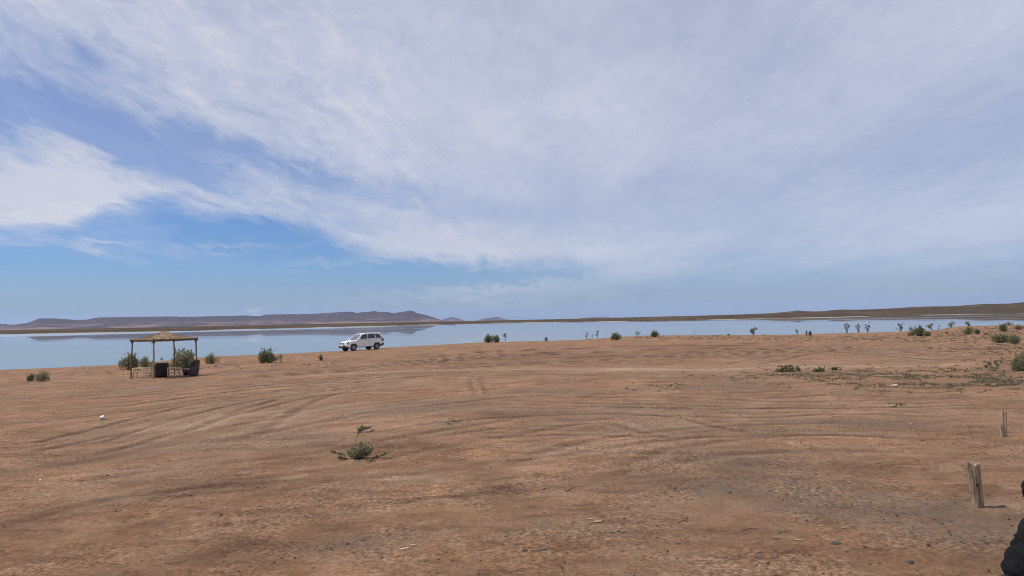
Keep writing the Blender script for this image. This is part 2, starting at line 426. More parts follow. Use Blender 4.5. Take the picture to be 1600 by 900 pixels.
for i, (px, py, rx, ry, am) in enumerate([(270, 730, 110, 10, .5), (560, 762, 60, 6, .6), (620, 745, 80, 7, .7), (350, 830, 60, 8, .6), (270, 865, 30, 5, .7),
        (1010, 660, 100, 10, .5), (430, 655, 200, 18, .35), (300, 655, 150, 14, .35), (880, 640, 80, 6, .3), (60, 775, 60, 6, .4), (1060, 578, 200, 3, .4),
        (620, 600, 180, 8, .3), (1250, 565, 200, 6, .3), (1500, 720, 80, 10, .2), (960, 700, 60, 8, .4), (1100, 870, 120, 14, .25)]):
    patch(pale, px, py, rx, ry, am, 200 + i)
for i, (px, py, rx, ry, am) in enumerate([(300, 765, 130, 12, .7), (380, 855, 120, 12, .5), (800, 650, 90, 8, .4), (860, 700, 80, 12, .4), (780, 760, 50, 14, .4),
        (40, 815, 60, 14, .6), (820, 560, 300, 12, .45), (1150, 545, 160, 7, .4), (600, 700, 60, 14, .4), (350, 820, 18, 5, 1.0), (395, 816, 12, 4, .8), (200, 808, 10, 4, .6),
        (60, 875, 30, 5, .5), (330, 765, 60, 6, .5)]):
    patch(dark, px, py, rx, ry, am, 300 + i)

nearf = 1 - sstep(25, 60, rr)
# beaten, streaky texture: noise stretched along the direction of travel
th = R(38)
sx = GX * math.sin(th) + GY * math.cos(th); sy = GX * math.cos(th) - GY * math.sin(th)
wx = .8 * fbm(GX / 5, GY / 5, 2, 61)
st1 = fbm(sx / 2.6 + wx, sy / .38 + wx * 3, 4, 11); st2 = fbm(sx / 7 + wx, sy / 1.1, 4, 12); st3 = fbm(GX / 3.2, GY / 1.5, 5, 13)
st4 = fbm(GX / .7, GY / .5, 4, 14)
st5 = fbm(GX / 1.6 + wx, GY / .8 + GX * .12, 5, 16, .62)
dark += .18 * sstep(.05, .5, st1) + .35 * sstep(.0, .45, st5) + .2 * sstep(.1, .5, st2)
pale += .12 * sstep(.05, .5, -st1) + .35 * sstep(.0, .5, st3) + .30 * sstep(.05, .45, -st5)
grey += .7 * sstep(.05, .45, fbm(GX / 4.5 + 7, GY / 4.5, 5, 15)) + .25 * sstep(.1, .5, st4)
grey += .25 * sstep(0, 12, GX) * sstep(40, 5, rr)
# relief: clods, hoof marks and low ridges
rough_amt = np.clip(.45 + 1.4 * fbm(GX / 2.5, GY / 2.5, 3, 21) + .5 * grey, .15, 1.6)
dz += (.020 * fbm(GX / .55, GY / .4, 4, 22, .65) + .016 * fbm(GX / .3, GY / .16, 3, 23, .65) + .010 * fbm(GX / .1, GY / .1, 2, 24) * sstep(22, 10, rr)) * rough_amt * (1 + sstep(8, 40, rr) * 1.5)
rid = 1 - np.abs(fbm(GX / 1.1 + wx, GY / .5, 5, 25, .65)) * 2.4
dz += .016 * np.clip(rid - .55, 0, 1) * sstep(.0, .4, fbm(GX / 3, GY / 3, 2, 26)) * (1 + sstep(8, 40, rr))
shore_t = rr / np.interp(np.arctan2(GX, GY), SA, SR)
dz *= sstep(1.05, .93, shore_t) * .8 + .2
# damp darker margin and a bright crust line at the water
dampf = sstep(.962, .985, shore_t + .012 * fbm(GX / 3, GY / 3, 3, 88))
verts = np.stack([GX, GY, GH + dz], 1)
i0 = (np.arange(nr - 1)[:, None] * na + np.arange(na - 1)[None, :]).ravel()
F = np.stack([i0, i0 + 1, i0 + na + 1, i0 + na], 1)
# close the seam behind the camera, and the little hole under it
k = np.arange(nr - 1) * na
F = np.concatenate([F, np.stack([k + na - 1, k, k + na, k + 2 * na - 1], 1)])
ground = mesh_np('ground', verts, F[:, ::-1], None, smooth=True)
tag(ground, 'bare reddish brown dirt crossed by tyre tracks', 'ground', kind='structure')
ca = ground.data.color_attributes.new('soil', 'FLOAT_COLOR', 'POINT')
ca.data.foreach_set('color', np.stack([np.clip(grey, 0, 1.5), np.clip(dark, 0, 1.5), np.clip(pale, 0, 1.5), dampf], 1).astype(np.float32).ravel())

m, t = mat('dirt')
P_ = t.n('ShaderNodeTexCoord').outputs['Object']
at = t.n('ShaderNodeAttribute', attribute_name='soil')
g_, d_, p_ = t.sep(at.outputs['Color'])
damp = at.outputs['Alpha']
dist = t.vm('LENGTH', P_, out=1)
fn = t.noise(P_, 9, 8, .7); fn2 = t.noise(P_, 60, 4, .7); fn3 = t.noise(P_, 1.3, 7, .65, .4)
tilt = t.n('ShaderNodeMapping', ins={'Vector': P_, 'Rotation': (0, 0, R(38)), 'Scale': (4.0, .8, 1)}).outputs[0]
fs = t.noise(tilt, 2.2, 8, .68, .6)
fa = t.noise(P_, 22, 10, .78, .3); fb = t.noise(P_, 5.0, 9, .74, .5)
flat = t.n('ShaderNodeMapping', ins={'Vector': P_, 'Rotation': (0, 0, R(-8)), 'Scale': (.35, 1.0, 1)}).outputs[0]
fc_ = t.noise(flat, 3.0, 9, .72, .5)
base = t.mixc(t.smooth(fn3, .35, .66), rgb(.228, .121, .064), rgb(.306, .173, .098))
base = t.mixc(t.m('MULTIPLY', t.smooth(fb, .50, .66), .75), base, rgb(.392, .243, .148))
base = t.mixc(t.m('MULTIPLY', t.smooth(fc_, .50, .36), .75), base, rgb(.145, .071, .040))
gm = t.m('MULTIPLY', g_, t.m('ADD', t.m('MULTIPLY', t.smooth(fb, .36, .60), .85), .22), clamp=True)
base = t.mixc(t.m('MULTIPLY', gm, .72), base, rgb(.150, .118, .092))
base = t.mixc(t.m('MULTIPLY', t.m('MULTIPLY', d_, t.m('ADD', .30, t.m('MULTIPLY', fb, 1.3))), .85, clamp=True), base, rgb(.098, .050, .030))
base = t.mixc(t.m('MULTIPLY', t.m('MULTIPLY', p_, t.m('ADD', .25, t.m('MULTIPLY', fb, 1.2))), .62, clamp=True), base, rgb(.360, .250, .170))
vor = t.n('ShaderNodeTexVoronoi', ins={'Vector': P_, 'Scale': 24.0, 'Randomness': 1.0})
vcol = t.sep(vor.outputs['Color'])
grit = t.m('MULTIPLY', t.m('LESS_THAN', vor.outputs['Distance'], t.m('MULTIPLY', vcol[1], .26)), t.m('GREATER_THAN', t.m('ADD', vcol[0], t.m('MULTIPLY', g_, .18)), .86))
base = t.mixc(t.m('MULTIPLY', grit, .6), base, t.mixc(t.m('GREATER_THAN', vcol[2], .86), rgb(.050, .040, .036), rgb(.38, .30, .22)))
# crumbly grain: multiplies the earth colour at every scale down to centimetres
pk = t.smooth(t.noise(P_, .75, 5, .6, .3), .40, .60)          # packed smooth earth against loose crumbly earth
gamp = t.m('ADD', .30, t.m('MULTIPLY', pk, 1.0))
gn = t.m('ADD', t.m('MULTIPLY', t.m('SUBTRACT', t.smooth(fa, .34, .66), .5), gamp), 1.0)
base = t.mixc(1.0, base, t.comb(gn, gn, gn), 'MULTIPLY')
base = t.mixc(t.m('MULTIPLY', t.smooth(t.noise(P_, .45, 6, .62, .5), .50, .64), .45), base, t.mixc(1.0, base, rgb(1.45, 1.42, 1.38), 'MULTIPLY'))
base = t.mixc(t.m('MULTIPLY', t.smooth(t.noise(flat, .9, 7, .66, .7), .50, .36), .50), base, t.mixc(1.0, base, rgb(.76, .73, .70), 'MULTIPLY'))
crk = t.m('MULTIPLY', t.m('MULTIPLY', t.smooth(fn2, .57, .68), t.smooth(fn, .45, .60)), t.m('ADD', .35, pk))
base = t.mixc(t.m('MULTIPLY', crk, .60), base, rgb(.060, .038, .027))
base = t.mixc(t.m('MULTIPLY', damp, .85), base, rgb(.085, .058, .042))
hgt = t.m('ADD', t.m('ADD', t.m('MULTIPLY', fb, .05), t.m('MULTIPLY', fa, .022)), t.m('MULTIPLY', fn2, .006))
bmp = t.n('ShaderNodeBump', ins={'Strength': .9, 'Distance': 1.0, 'Height': hgt})
p = t.n('ShaderNodeBsdfPrincipled', ins={'Base Color': base, 'Roughness': .95, 'Specular IOR Level': .15, 'Normal': bmp.outputs[0]})
t.nt.links.new(p.outputs[0], t.n('ShaderNodeOutputMaterial').inputs[0])
DIRT = m; ground.data.materials.append(m)

# ------------------------------------------------------------------ lake
bm = bmesh.new()
rings = []
WA = np.linspace(-2.0, 1.75, 120)
for r_ in (30, 60, 90, 130, 200, 300, 450, 600, 760, 1000):
    rings.append([bm.verts.new((math.sin(a) * r_, math.cos(a) * r_, 0)) for a in WA])
for i in range(len(rings) - 1):
    for k in range(len(WA) - 1):
        bm.faces.new((rings[i][k], rings[i][k + 1], rings[i + 1][k + 1], rings[i + 1][k]))
m, t = mat('lake_water')
P_ = t.n('ShaderNodeTexCoord').outputs['Object']
long_ = t.n('ShaderNodeMapping', ins={'Vector': P_, 'Rotation': (0, 0, R(12)), 'Scale': (.004, .02, 1)}).outputs[0]
band = t.noise(long_, 1.6, 5, .55, .6)
rip = t.noise(t.n('ShaderNodeMapping', ins={'Vector': P_, 'Scale': (.5, 2.2, 1)}).outputs[0], 1.5, 5, .6)
swell = t.noise(t.n('ShaderNodeMapping', ins={'Vector': P_, 'Scale': (.06, .25, 1)}).outputs[0], 1.0, 3, .5)
px_, py_, _z = t.sep(P_)
off = t.m('SUBTRACT', t.m('MULTIPLY', t.m('SUBTRACT', py_, 346.0), .64), t.m('MULTIPLY', t.m('ADD', px_, 240.0), .77))
ruff = t.m('MULTIPLY', t.smooth(t.m('ADD', off, t.m('MULTIPLY', t.m('SUBTRACT', band, .5), 60.0)), -8, 14), t.smooth(px_, -60, -150))
h = t.m('ADD', t.m('MULTIPLY', rip, .0009), t.m('MULTIPLY', swell, .0012))
calm = t.m('ADD', t.m('MULTIPLY', t.smooth(band, .50, .64), .5), ruff)
b = t.n('ShaderNodeBump', ins={'Strength': t.m('ADD', .2, t.m('MULTIPLY', calm, .8), clamp=True), 'Distance': 1.0, 'Height': h})
gl = t.n('ShaderNodeBsdfGlossy', ins={'Color': rgb(.99, .97, .93), 'Roughness': t.m('ADD', .012, t.m('MULTIPLY', calm, .14)), 'Normal': b.outputs[0]})
df = t.n('ShaderNodeBsdfDiffuse', ins={'Color': rgb(.20, .235, .25)})
fr = t.n('ShaderNodeFresnel', ins={'IOR': 1.33})
fac = t.m('MAXIMUM', fr.outputs[0], .02)
mx = t.n('ShaderNodeMixShader', ins={0: fac, 1: df.outputs[0], 2: gl.outputs[0]})
t.nt.links.new(mx.outputs[0], t.n('ShaderNodeOutputMaterial').inputs[0])
lake = obj('lake', bm, m); tag(lake, 'calm pale blue lake', 'lake', kind='structure')

# ------------------------------------------------------------------ far shore: low scrub plain, low brown hills to the right
far_px = [(-400, 531), (0, 522.5), (60, 522), (100, 521), (200, 519.5), (260, 518), (400, 514.5), (520, 511.5), (600, 509.8), (700, 506.5), (800, 504.5), (900, 503),
          (1000, 502), (1100, 500), (1200, 498), (1300, 496), (1400, 493.5), (1500, 491.5), (1600, 489.5), (2000, 481)]
fa, fr_ = [], []
for px, py in far_px:
    dd = ray(px, py); q = -EYE / dd[2]
    fa.append(math.atan2(dd[0], dd[1])); fr_.append(q * math.hypot(dd[0], dd[1]))
print('far shore r', [round(v) for v in fr_])
hills_px = [(-400, 0), (700, 0), (780, .0), (860, .3), (900, .4), (930, .9), (1000, 1.1), (1080, 1.5), (1160, 2.2), (1200, 3.2), (1230, 5.2), (1246, 6.4), (1256, 5.6), (1275, 4.6), (1290, 5.0), (1300, 6.2), (1315, 7.0),
            (1340, 6.0), (1370, 6.3), (1400, 7.2), (1440, 8.6), (1460, 8.6), (1490, 8.0), (1520, 9.6), (1540, 10.4), (1560, 10.2), (1575, 10.0), (1600, 11.6), (1700, 12), (2000, 10)]
ha = [azel(a, 490)[0] if 0 <= a <= 1600 else math.atan((a - 800) / 1155) for a, b in hills_px]; hh = [b for a, b in hills_px]
FA = np.concatenate([np.linspace(-1.6, -.75, 30), np.arange(-.74, .74, .0016), np.linspace(.75, 1.6, 30)])
FR = np.concatenate([np.linspace(.93, 1.15, 26), np.linspace(1.17, 2.6, 60), np.geomspace(2.7, 16, 24)])
A_, T_ = np.meshgrid(FA, FR)
r0 = np.interp(A_, fa, fr_)
r_ = r0 * T_
X_, Y_ = np.sin(A_) * r_, np.cos(A_) * r_
hgt_ = np.where(T_ < 1, (T_ - 1) * 14, 0) + np.where(T_ >= 1, .6 * sstep(1, 1.05, T_) + 2.3 * sstep(1.03, 2.2, T_), 0)
hgt_ += .5 * fbm(X_ / 60, Y_ / 60, 4, 31) * sstep(1.0, 1.06, T_)
hp = np.interp(A_, ha, hh) * .86
rp = 2.0 + .25 * fbm(A_ * 3, A_ * 0, 2, 33)
ridge = (r0 * 2.0) / FPX * hp
foot = sstep(1.03, 2.0, T_) ** 1.3 * (T_ <= 2.0) + (T_ > 2.0) * np.exp(-((T_ - 2.0) / .35) ** 2)
hgt_ += ridge * foot * (1 + .12 * fbm(X_ / 150, Y_ / 150, 4, 34) * sstep(2.0, 1.7, T_)) 
V = np.stack([X_.ravel(), Y_.ravel(), hgt_.ravel()], 1)
nfa, nfr = len(FA), len(FR)
i0 = (np.arange(nfr - 1)[:, None] * nfa + np.arange(nfa - 1)[None, :]).ravel()
fs_o = mesh_np('far_shore', V, np.stack([i0, i0 + 1, i0 + nfa + 1, i0 + nfa], 1)[:, ::-1], None, smooth=True)
tag(fs_o, 'low brown scrubland and hills beyond the lake', 'far shore', kind='structure')
m, t = mat('scrub_plain')
P_ = t.n('ShaderNodeTexCoord').outputs['Object']
big = t.noise(t.n('ShaderNodeMapping', ins={'Vector': P_, 'Scale': (.008, .004, .05)}).outputs[0], 1.0, 5, .6)
mid = t.noise(t.n('ShaderNodeMapping', ins={'Vector': P_, 'Scale': (.06, .02, .2)}).outputs[0], 1.0, 6, .65)
sm = t.noise(t.n('ShaderNodeMapping', ins={'Vector': P_, 'Scale': (.25, .06, .3)}).outputs[0], 1.0, 4, .6)
c = t.mixc(t.smooth(big, .4, .6), rgb(.098, .064, .050), rgb(.135, .090, .066))
c = t.mixc(t.smooth(mid, .46, .62), c, rgb(.062, .056, .038))
c = t.mixc(t.m('MULTIPLY', t.smooth(sm, .50, .62), .9), c, rgb(.036, .040, .024))
c = t.mixc(t.m('MULTIPLY', t.smooth(sm, .40, .30), .6), c, rgb(.27, .18, .125))
pz = t.sep(P_)[2]
edge = t.m('MULTIPLY', t.smooth(pz, .42, .05), t.smooth(t.noise(P_, .012, 3, .5), .44, .54))
c = t.mixc(t.m('MULTIPLY', edge, .9), c, rgb(.46, .42, .36))
p = t.n('ShaderNodeBsdfDiffuse', ins={'Color': c})
t.nt.links.new(p.outputs[0], t.n('ShaderNodeOutputMaterial').inputs[0])
fs_o.data.materials.append(m)

# ------------------------------------------------------------------ mountains
def hor(px): return 516 - .02 * px + 0.0
def range_mesh(name, sky_px, dist, deep, label, seed, mtl, spur=.5):
    aa = np.array([azel(a, b)[0] for a, b in sky_px]); ee = np.array([max(math.tan(azel(a, b)[1]) * dist + EYE, 0) for a, b in sky_px])
    A = np.arange(aa[0], aa[-1], .0009)
    U = np.linspace(-1, 1, 44)
    A2, U2 = np.meshgrid(A, U)
    crest = np.interp(A2, aa, ee) + 3.0 * fbm(A2 * 160, A2 * 0 + seed, 3, seed) * sstep(0, 30, np.interp(A2, aa, ee))
    q = 1 - np.abs(U2)
    arc = A2 * dist
    spurs = 1 - np.abs(fbm(arc / 420, U2 * 1.2 + seed, 4, seed + 5)) * 2.2
    prof = q ** 1.15 * (1 - spur * (1 - sstep(0, 1, q)) * (1 - spurs))
    fade = sstep(aa[0], aa[0] + .004, A2) * sstep(aa[-1], aa[-1] - .004, A2)
    H = crest * np.clip(prof, 0, 1) * fade - 6 * (1 - sstep(0, .08, q))
    rr_ = dist + U2 * deep + 120 * fbm(arc / 700, A2 * 0 + 2, 3, seed + 9) * q * (1 - q) * 4
    scale = rr_ / dist
    V = np.stack([(np.sin(A2) * rr_).ravel(), (np.cos(A2) * rr_).ravel(), (H * (1 + (scale - 1) * 0)).ravel()], 1)
    n = len(A)
    i0 = (np.arange(len(U) - 1)[:, None] * n + np.arange(n - 1)[None, :]).ravel()
    o = mesh_np(name, V, np.stack([i0, i0 + 1, i0 + n + 1, i0 + n], 1)[:, ::-1], mtl, smooth=True)
    return tag(o, label, 'mountains', kind='structure')
m, t = mat('mountain_rock')
P_ = t.n('ShaderNodeTexCoord').outputs['Object']
n_ = t.noise(P_, .003, 6, .6); n2_ = t.noise(P_, .02, 5, .6)
pz = t.sep(P_)[2]
c = t.mixc(t.smooth(n2_, .35, .65), rgb(.035, .026, .032), rgb(.120, .085, .082))
pl = t.m('MULTIPLY', t.smooth(pz, 75, 12), t.smooth(n_, .42, .60))
c = t.mixc(t.m('MULTIPLY', pl, .8), c, rgb(.27, .18, .15))
p = t.n('ShaderNodeBsdfDiffuse', ins={'Color': c})
t.nt.links.new(p.outputs[0], t.n('ShaderNodeOutputMaterial').inputs[0])
ROCKM = m
sk = [(0, 506), (8, 506), (15, 507), (25, 507), (33, 505.5), (45, 504), (55, 499.5), (62, 497), (85, 497), (100, 498), (120, 499.7), (135, 499), (155, 495.5), (210, 494.5),
      (260, 494), (300, 494.5), (340, 493.5), (385, 492.5), (400, 493.5), (409, 493.5), (411, 491.3), (430, 490.7), (470, 490.5), (500, 489.3), (520, 488), (540, 486.5), (552, 487),
      (558, 489), (565, 487), (575, 487), (585, 485.5), (593, 487), (605, 487), (612, 488.5), (618, 488.5), (627, 487), (640, 484.7), (645, 485.5), (652, 489), (662, 491), (672, 494),
      (680, 496.5), (686, 499), (700, 502)]
sk = [(-1400, 545 - 0 ), (-1100, 522), (-700, 516), (-300, 508)] + sk
def range_az(lst):  # points left of the frame continue the range
    return lst
range_mesh('mountains', sk, 9000, 1500, 'long bluish flat topped mountain range beyond the left of the lake', 41, ROCKM)
range_mesh('mountains', [(684, 503), (690, 500), (700, 496.5), (706, 495.5), (712, 496.2), (722, 499.5), (728, 503)], 15000, 900, 'small distant bluish hill just right of the mountain range', 47, ROCKM)
range_mesh('mountains', [(742, 503), (750, 499.5), (760, 497), (768, 496.5), (773, 495), (778, 495), (785, 497.5), (795, 499.5), (812, 503)], 14000, 900, 'small distant peaked hill near the middle of the skyline', 53, ROCKM)
range_mesh('mountains', [(900, 500), (910, 496.5), (925, 494.8), (945, 494.3), (957, 496.5), (965, 500)], 20000, 900, 'faint pale hill behind the far shore', 59, ROCKM)
# ------------------------------------------------------------------ plants
def leafmat(name, a, b, c_, sc=2.5):
    m, t = mat(name)
    P_ = t.n('ShaderNodeTexCoord').outputs['Object']
    geo = t.n('ShaderNodeNewGeometry').outputs['Random Per Island']
    n_ = t.noise(P_, sc, 3, .6)
    c = t.mixc(t.smooth(n_, .38, .62), rgb(*a), rgb(*b))
    c = t.mixc(t.m('MULTIPLY', t.smooth(geo, .55, 1.0), .7), c, rgb(*c_))
    dfu = t.n('ShaderNodeBsdfPrincipled', ins={'Base Color': c, 'Roughness': .75, 'Specular IOR Level': .2})
    tr = t.n('ShaderNodeBsdfTranslucent', ins={'Color': c})
    mx = t.n('ShaderNodeMixShader', ins={0: .22, 1: dfu.outputs[0], 2: tr.outputs[0]})
    t.nt.links.new(mx.outputs[0], t.n('ShaderNodeOutputMaterial').inputs[0])
    return m
LEAF = leafmat('grey_green_leaf', (.18, .175, .10), (.26, .245, .145), (.42, .385, .24))
LEAFD = leafmat('dark_leaf', (.125, .132, .070), (.185, .190, .10), (.30, .29, .165))
LEAFO = leafmat('olive_leaf', (.11, .118, .060), (.16, .165, .085), (.25, .24, .13))
LEAFP = leafmat('dry_leaf', (.13, .115, .065), (.19, .165, .105), (.30, .26, .18))
TWIG = simple('twig_bark', (.12, .085, .06), (.20, .15, .11), 30, .9)
DRY = simple('dry_twig', (.26, .21, .17), (.34, .28, .23), 30, .9)

def leaf_quads(C, N_, rng, size, aspect=.38, up=.3):
    """narrow folded leaf faces at points C, pointing along N_ with scatter"""
    n = len(C)
    D = N_ + rng.normal(0, .55, (n, 3)); D[:, 2] += up
    D /= np.linalg.norm(D, axis=1)[:, None] + 1e-9
    B = np.cross(D, rng.normal(0, 1, (n, 3))); B /= np.linalg.norm(B, axis=1)[:, None] + 1e-9
    s = size * rng.uniform(.6, 1.4, n)[:, None]
    a = C - D * s * .5; b = C + B * s * aspect * .5; c = C + D * s * .5; d_ = C - B * s * aspect * .5
    V = np.stack([a, b, c, d_], 1).reshape(-1, 3)
    F = np.arange(4 * n).reshape(n, 4)
    return V, F
def lobes_points(lobes, n, rng, shell=.5):
    vol = np.array([l[3] * l[4] * l[5] for l in lobes]) ** .7; vol /= vol.sum()
    idx = rng.choice(len(lobes), n, p=vol)
    L = np.array(lobes)[idx]
    d = rng.normal(0, 1, (n, 3)); d /= np.linalg.norm(d, axis=1)[:, None]
    r = (shell + (1 - shell) * rng.uniform(0, 1, n) ** .6)[:, None] * rng.uniform(.75, 1.12, n)[:, None]
    C = L[:, :3] + d * r * L[:, 3:6]
    return C, d
def bush(name, cat, label, px, base, wpx, hpx, kind='round', seed=1, leaf=None, group=None, dens=1.0, wet=False):
    rng = np.random.default_rng(seed); rnd = random.Random(seed)
    p = hit(px, base, water=wet) or hit(px, base + 1)
    if p is None: print('no hit', px, base); return
    g = hz(p.x, p.y); u = unit(p)
    W_, H_ = wpx * u * (1.28 if kind == 'round' else 1.05), hpx * u * 1.06
    if wet: H_ += max(0, p.z - g)
    root = thing(name, label, cat, (p.x, p.y, g - .02), 0, group)
    leaf = leaf or LEAF
    lobes = []; stems = []
    if kind == 'round':
        k = 10 + int(6 * rnd.random()) + (6 if W_ > 1.6 * H_ else 0)
        for i in range(k):
            a = rnd.uniform(0, 2 * PI); q = rnd.random() ** .6
            sz = rnd.uniform(.13, .24) * min(W_, H_ * 1.5)
            cx = math.cos(a) * q * max(W_ / 2 - sz, .01); cy = math.sin(a) * q * max(W_ / 2 - sz, .01) * .8
            top = H_ * (1 - .45 * (abs(cx) / (W_ / 2)) ** 1.7) * rnd.uniform(.55, 1.0)
            cz = max(top - sz * .8, sz * .6)
            lobes.append((cx, cy, cz, sz, sz, min(sz * .9, cz + sz * .1)))
            if rnd.random() < .6: lobes.append((cx * 1.05, cy, cz * .5, sz * .8, sz * .8, cz * .55))
            stems.append((cx, cy, cz))
        for i in range(9):      # a few shoots that break the outline
            a = rnd.uniform(0, 2 * PI); q = rnd.random()
            lobes.append((math.cos(a) * q * W_ * .38, math.sin(a) * q * W_ * .3, H_ * rnd.uniform(.85, 1.0), W_ * .035, W_ * .035, H_ * .14))
        n = int(2600 * dens)
    elif kind == 'sapling':
        k = 2 + int(3 * rnd.random())
        lean = rnd.uniform(-.15, .15) * W_
        for i in range(k):
            z_ = H_ * (.50 + .42 * i / max(k - 1, 1)); sz = W_ * rnd.uniform(.22, .36)
            lobes.append((lean * z_ / H_ + rnd.uniform(-.28, .28) * W_, rnd.uniform(-.2, .2) * W_, z_, sz, sz, sz * rnd.uniform(.6, 1.1)))
            stems.append(lobes[-1][:3])
        lobes.append((0, 0, H_ * .25, W_ * .08, W_ * .08, H_ * .2))
        n = int(520 * dens)
    else:                       # sparse: bare stems with small tufts at their ends
        k = 9 + int(5 * rnd.random())
        for i in range(k):
            a = rnd.uniform(0, 2 * PI); z_ = H_ * rnd.uniform(.35, 1.0); q = rnd.uniform(.1, .5) * W_
            cx = math.cos(a) * q; sz = W_ * rnd.uniform(.05, .10)
            lobes.append((cx, math.sin(a) * q * .7, z_, sz, sz, sz * 1.1)); stems.append(lobes[-1][:3])
        n = int(420 * dens)
    C, N_ = lobes_points(lobes, n, rng, .15)
    keep = C[:, 2] > .01; C = C[keep]; N_ = N_[keep]
    size = max(.045, min(W_, H_) * (.10 if kind == 'round' else .13)) if unit(p) > .012 else .03
    V, F = leaf_quads(C, N_, rng, size, .42)
    mesh_np('foliage' if cat != 'tree' else 'crown', V, F, leaf, root)
    bm = bmesh.new(); r0 = max(.006, .012 * W_)
    for s in stems:
        mid = (s[0] * .45 + rnd.uniform(-.05, .05) * W_, s[1] * .45, s[2] * .5)
        rs = r0 * (2.2 if kind != 'round' else 1.3)
        tube(bm, [(s[0] * .06, s[1] * .06, -.05), mid, s], [rs, rs * .7, rs * .3], 5)
    obj('stem' if cat != 'tree' else 'trunk', bm, TWIG if kind == 'round' else DRY, root)
    return root

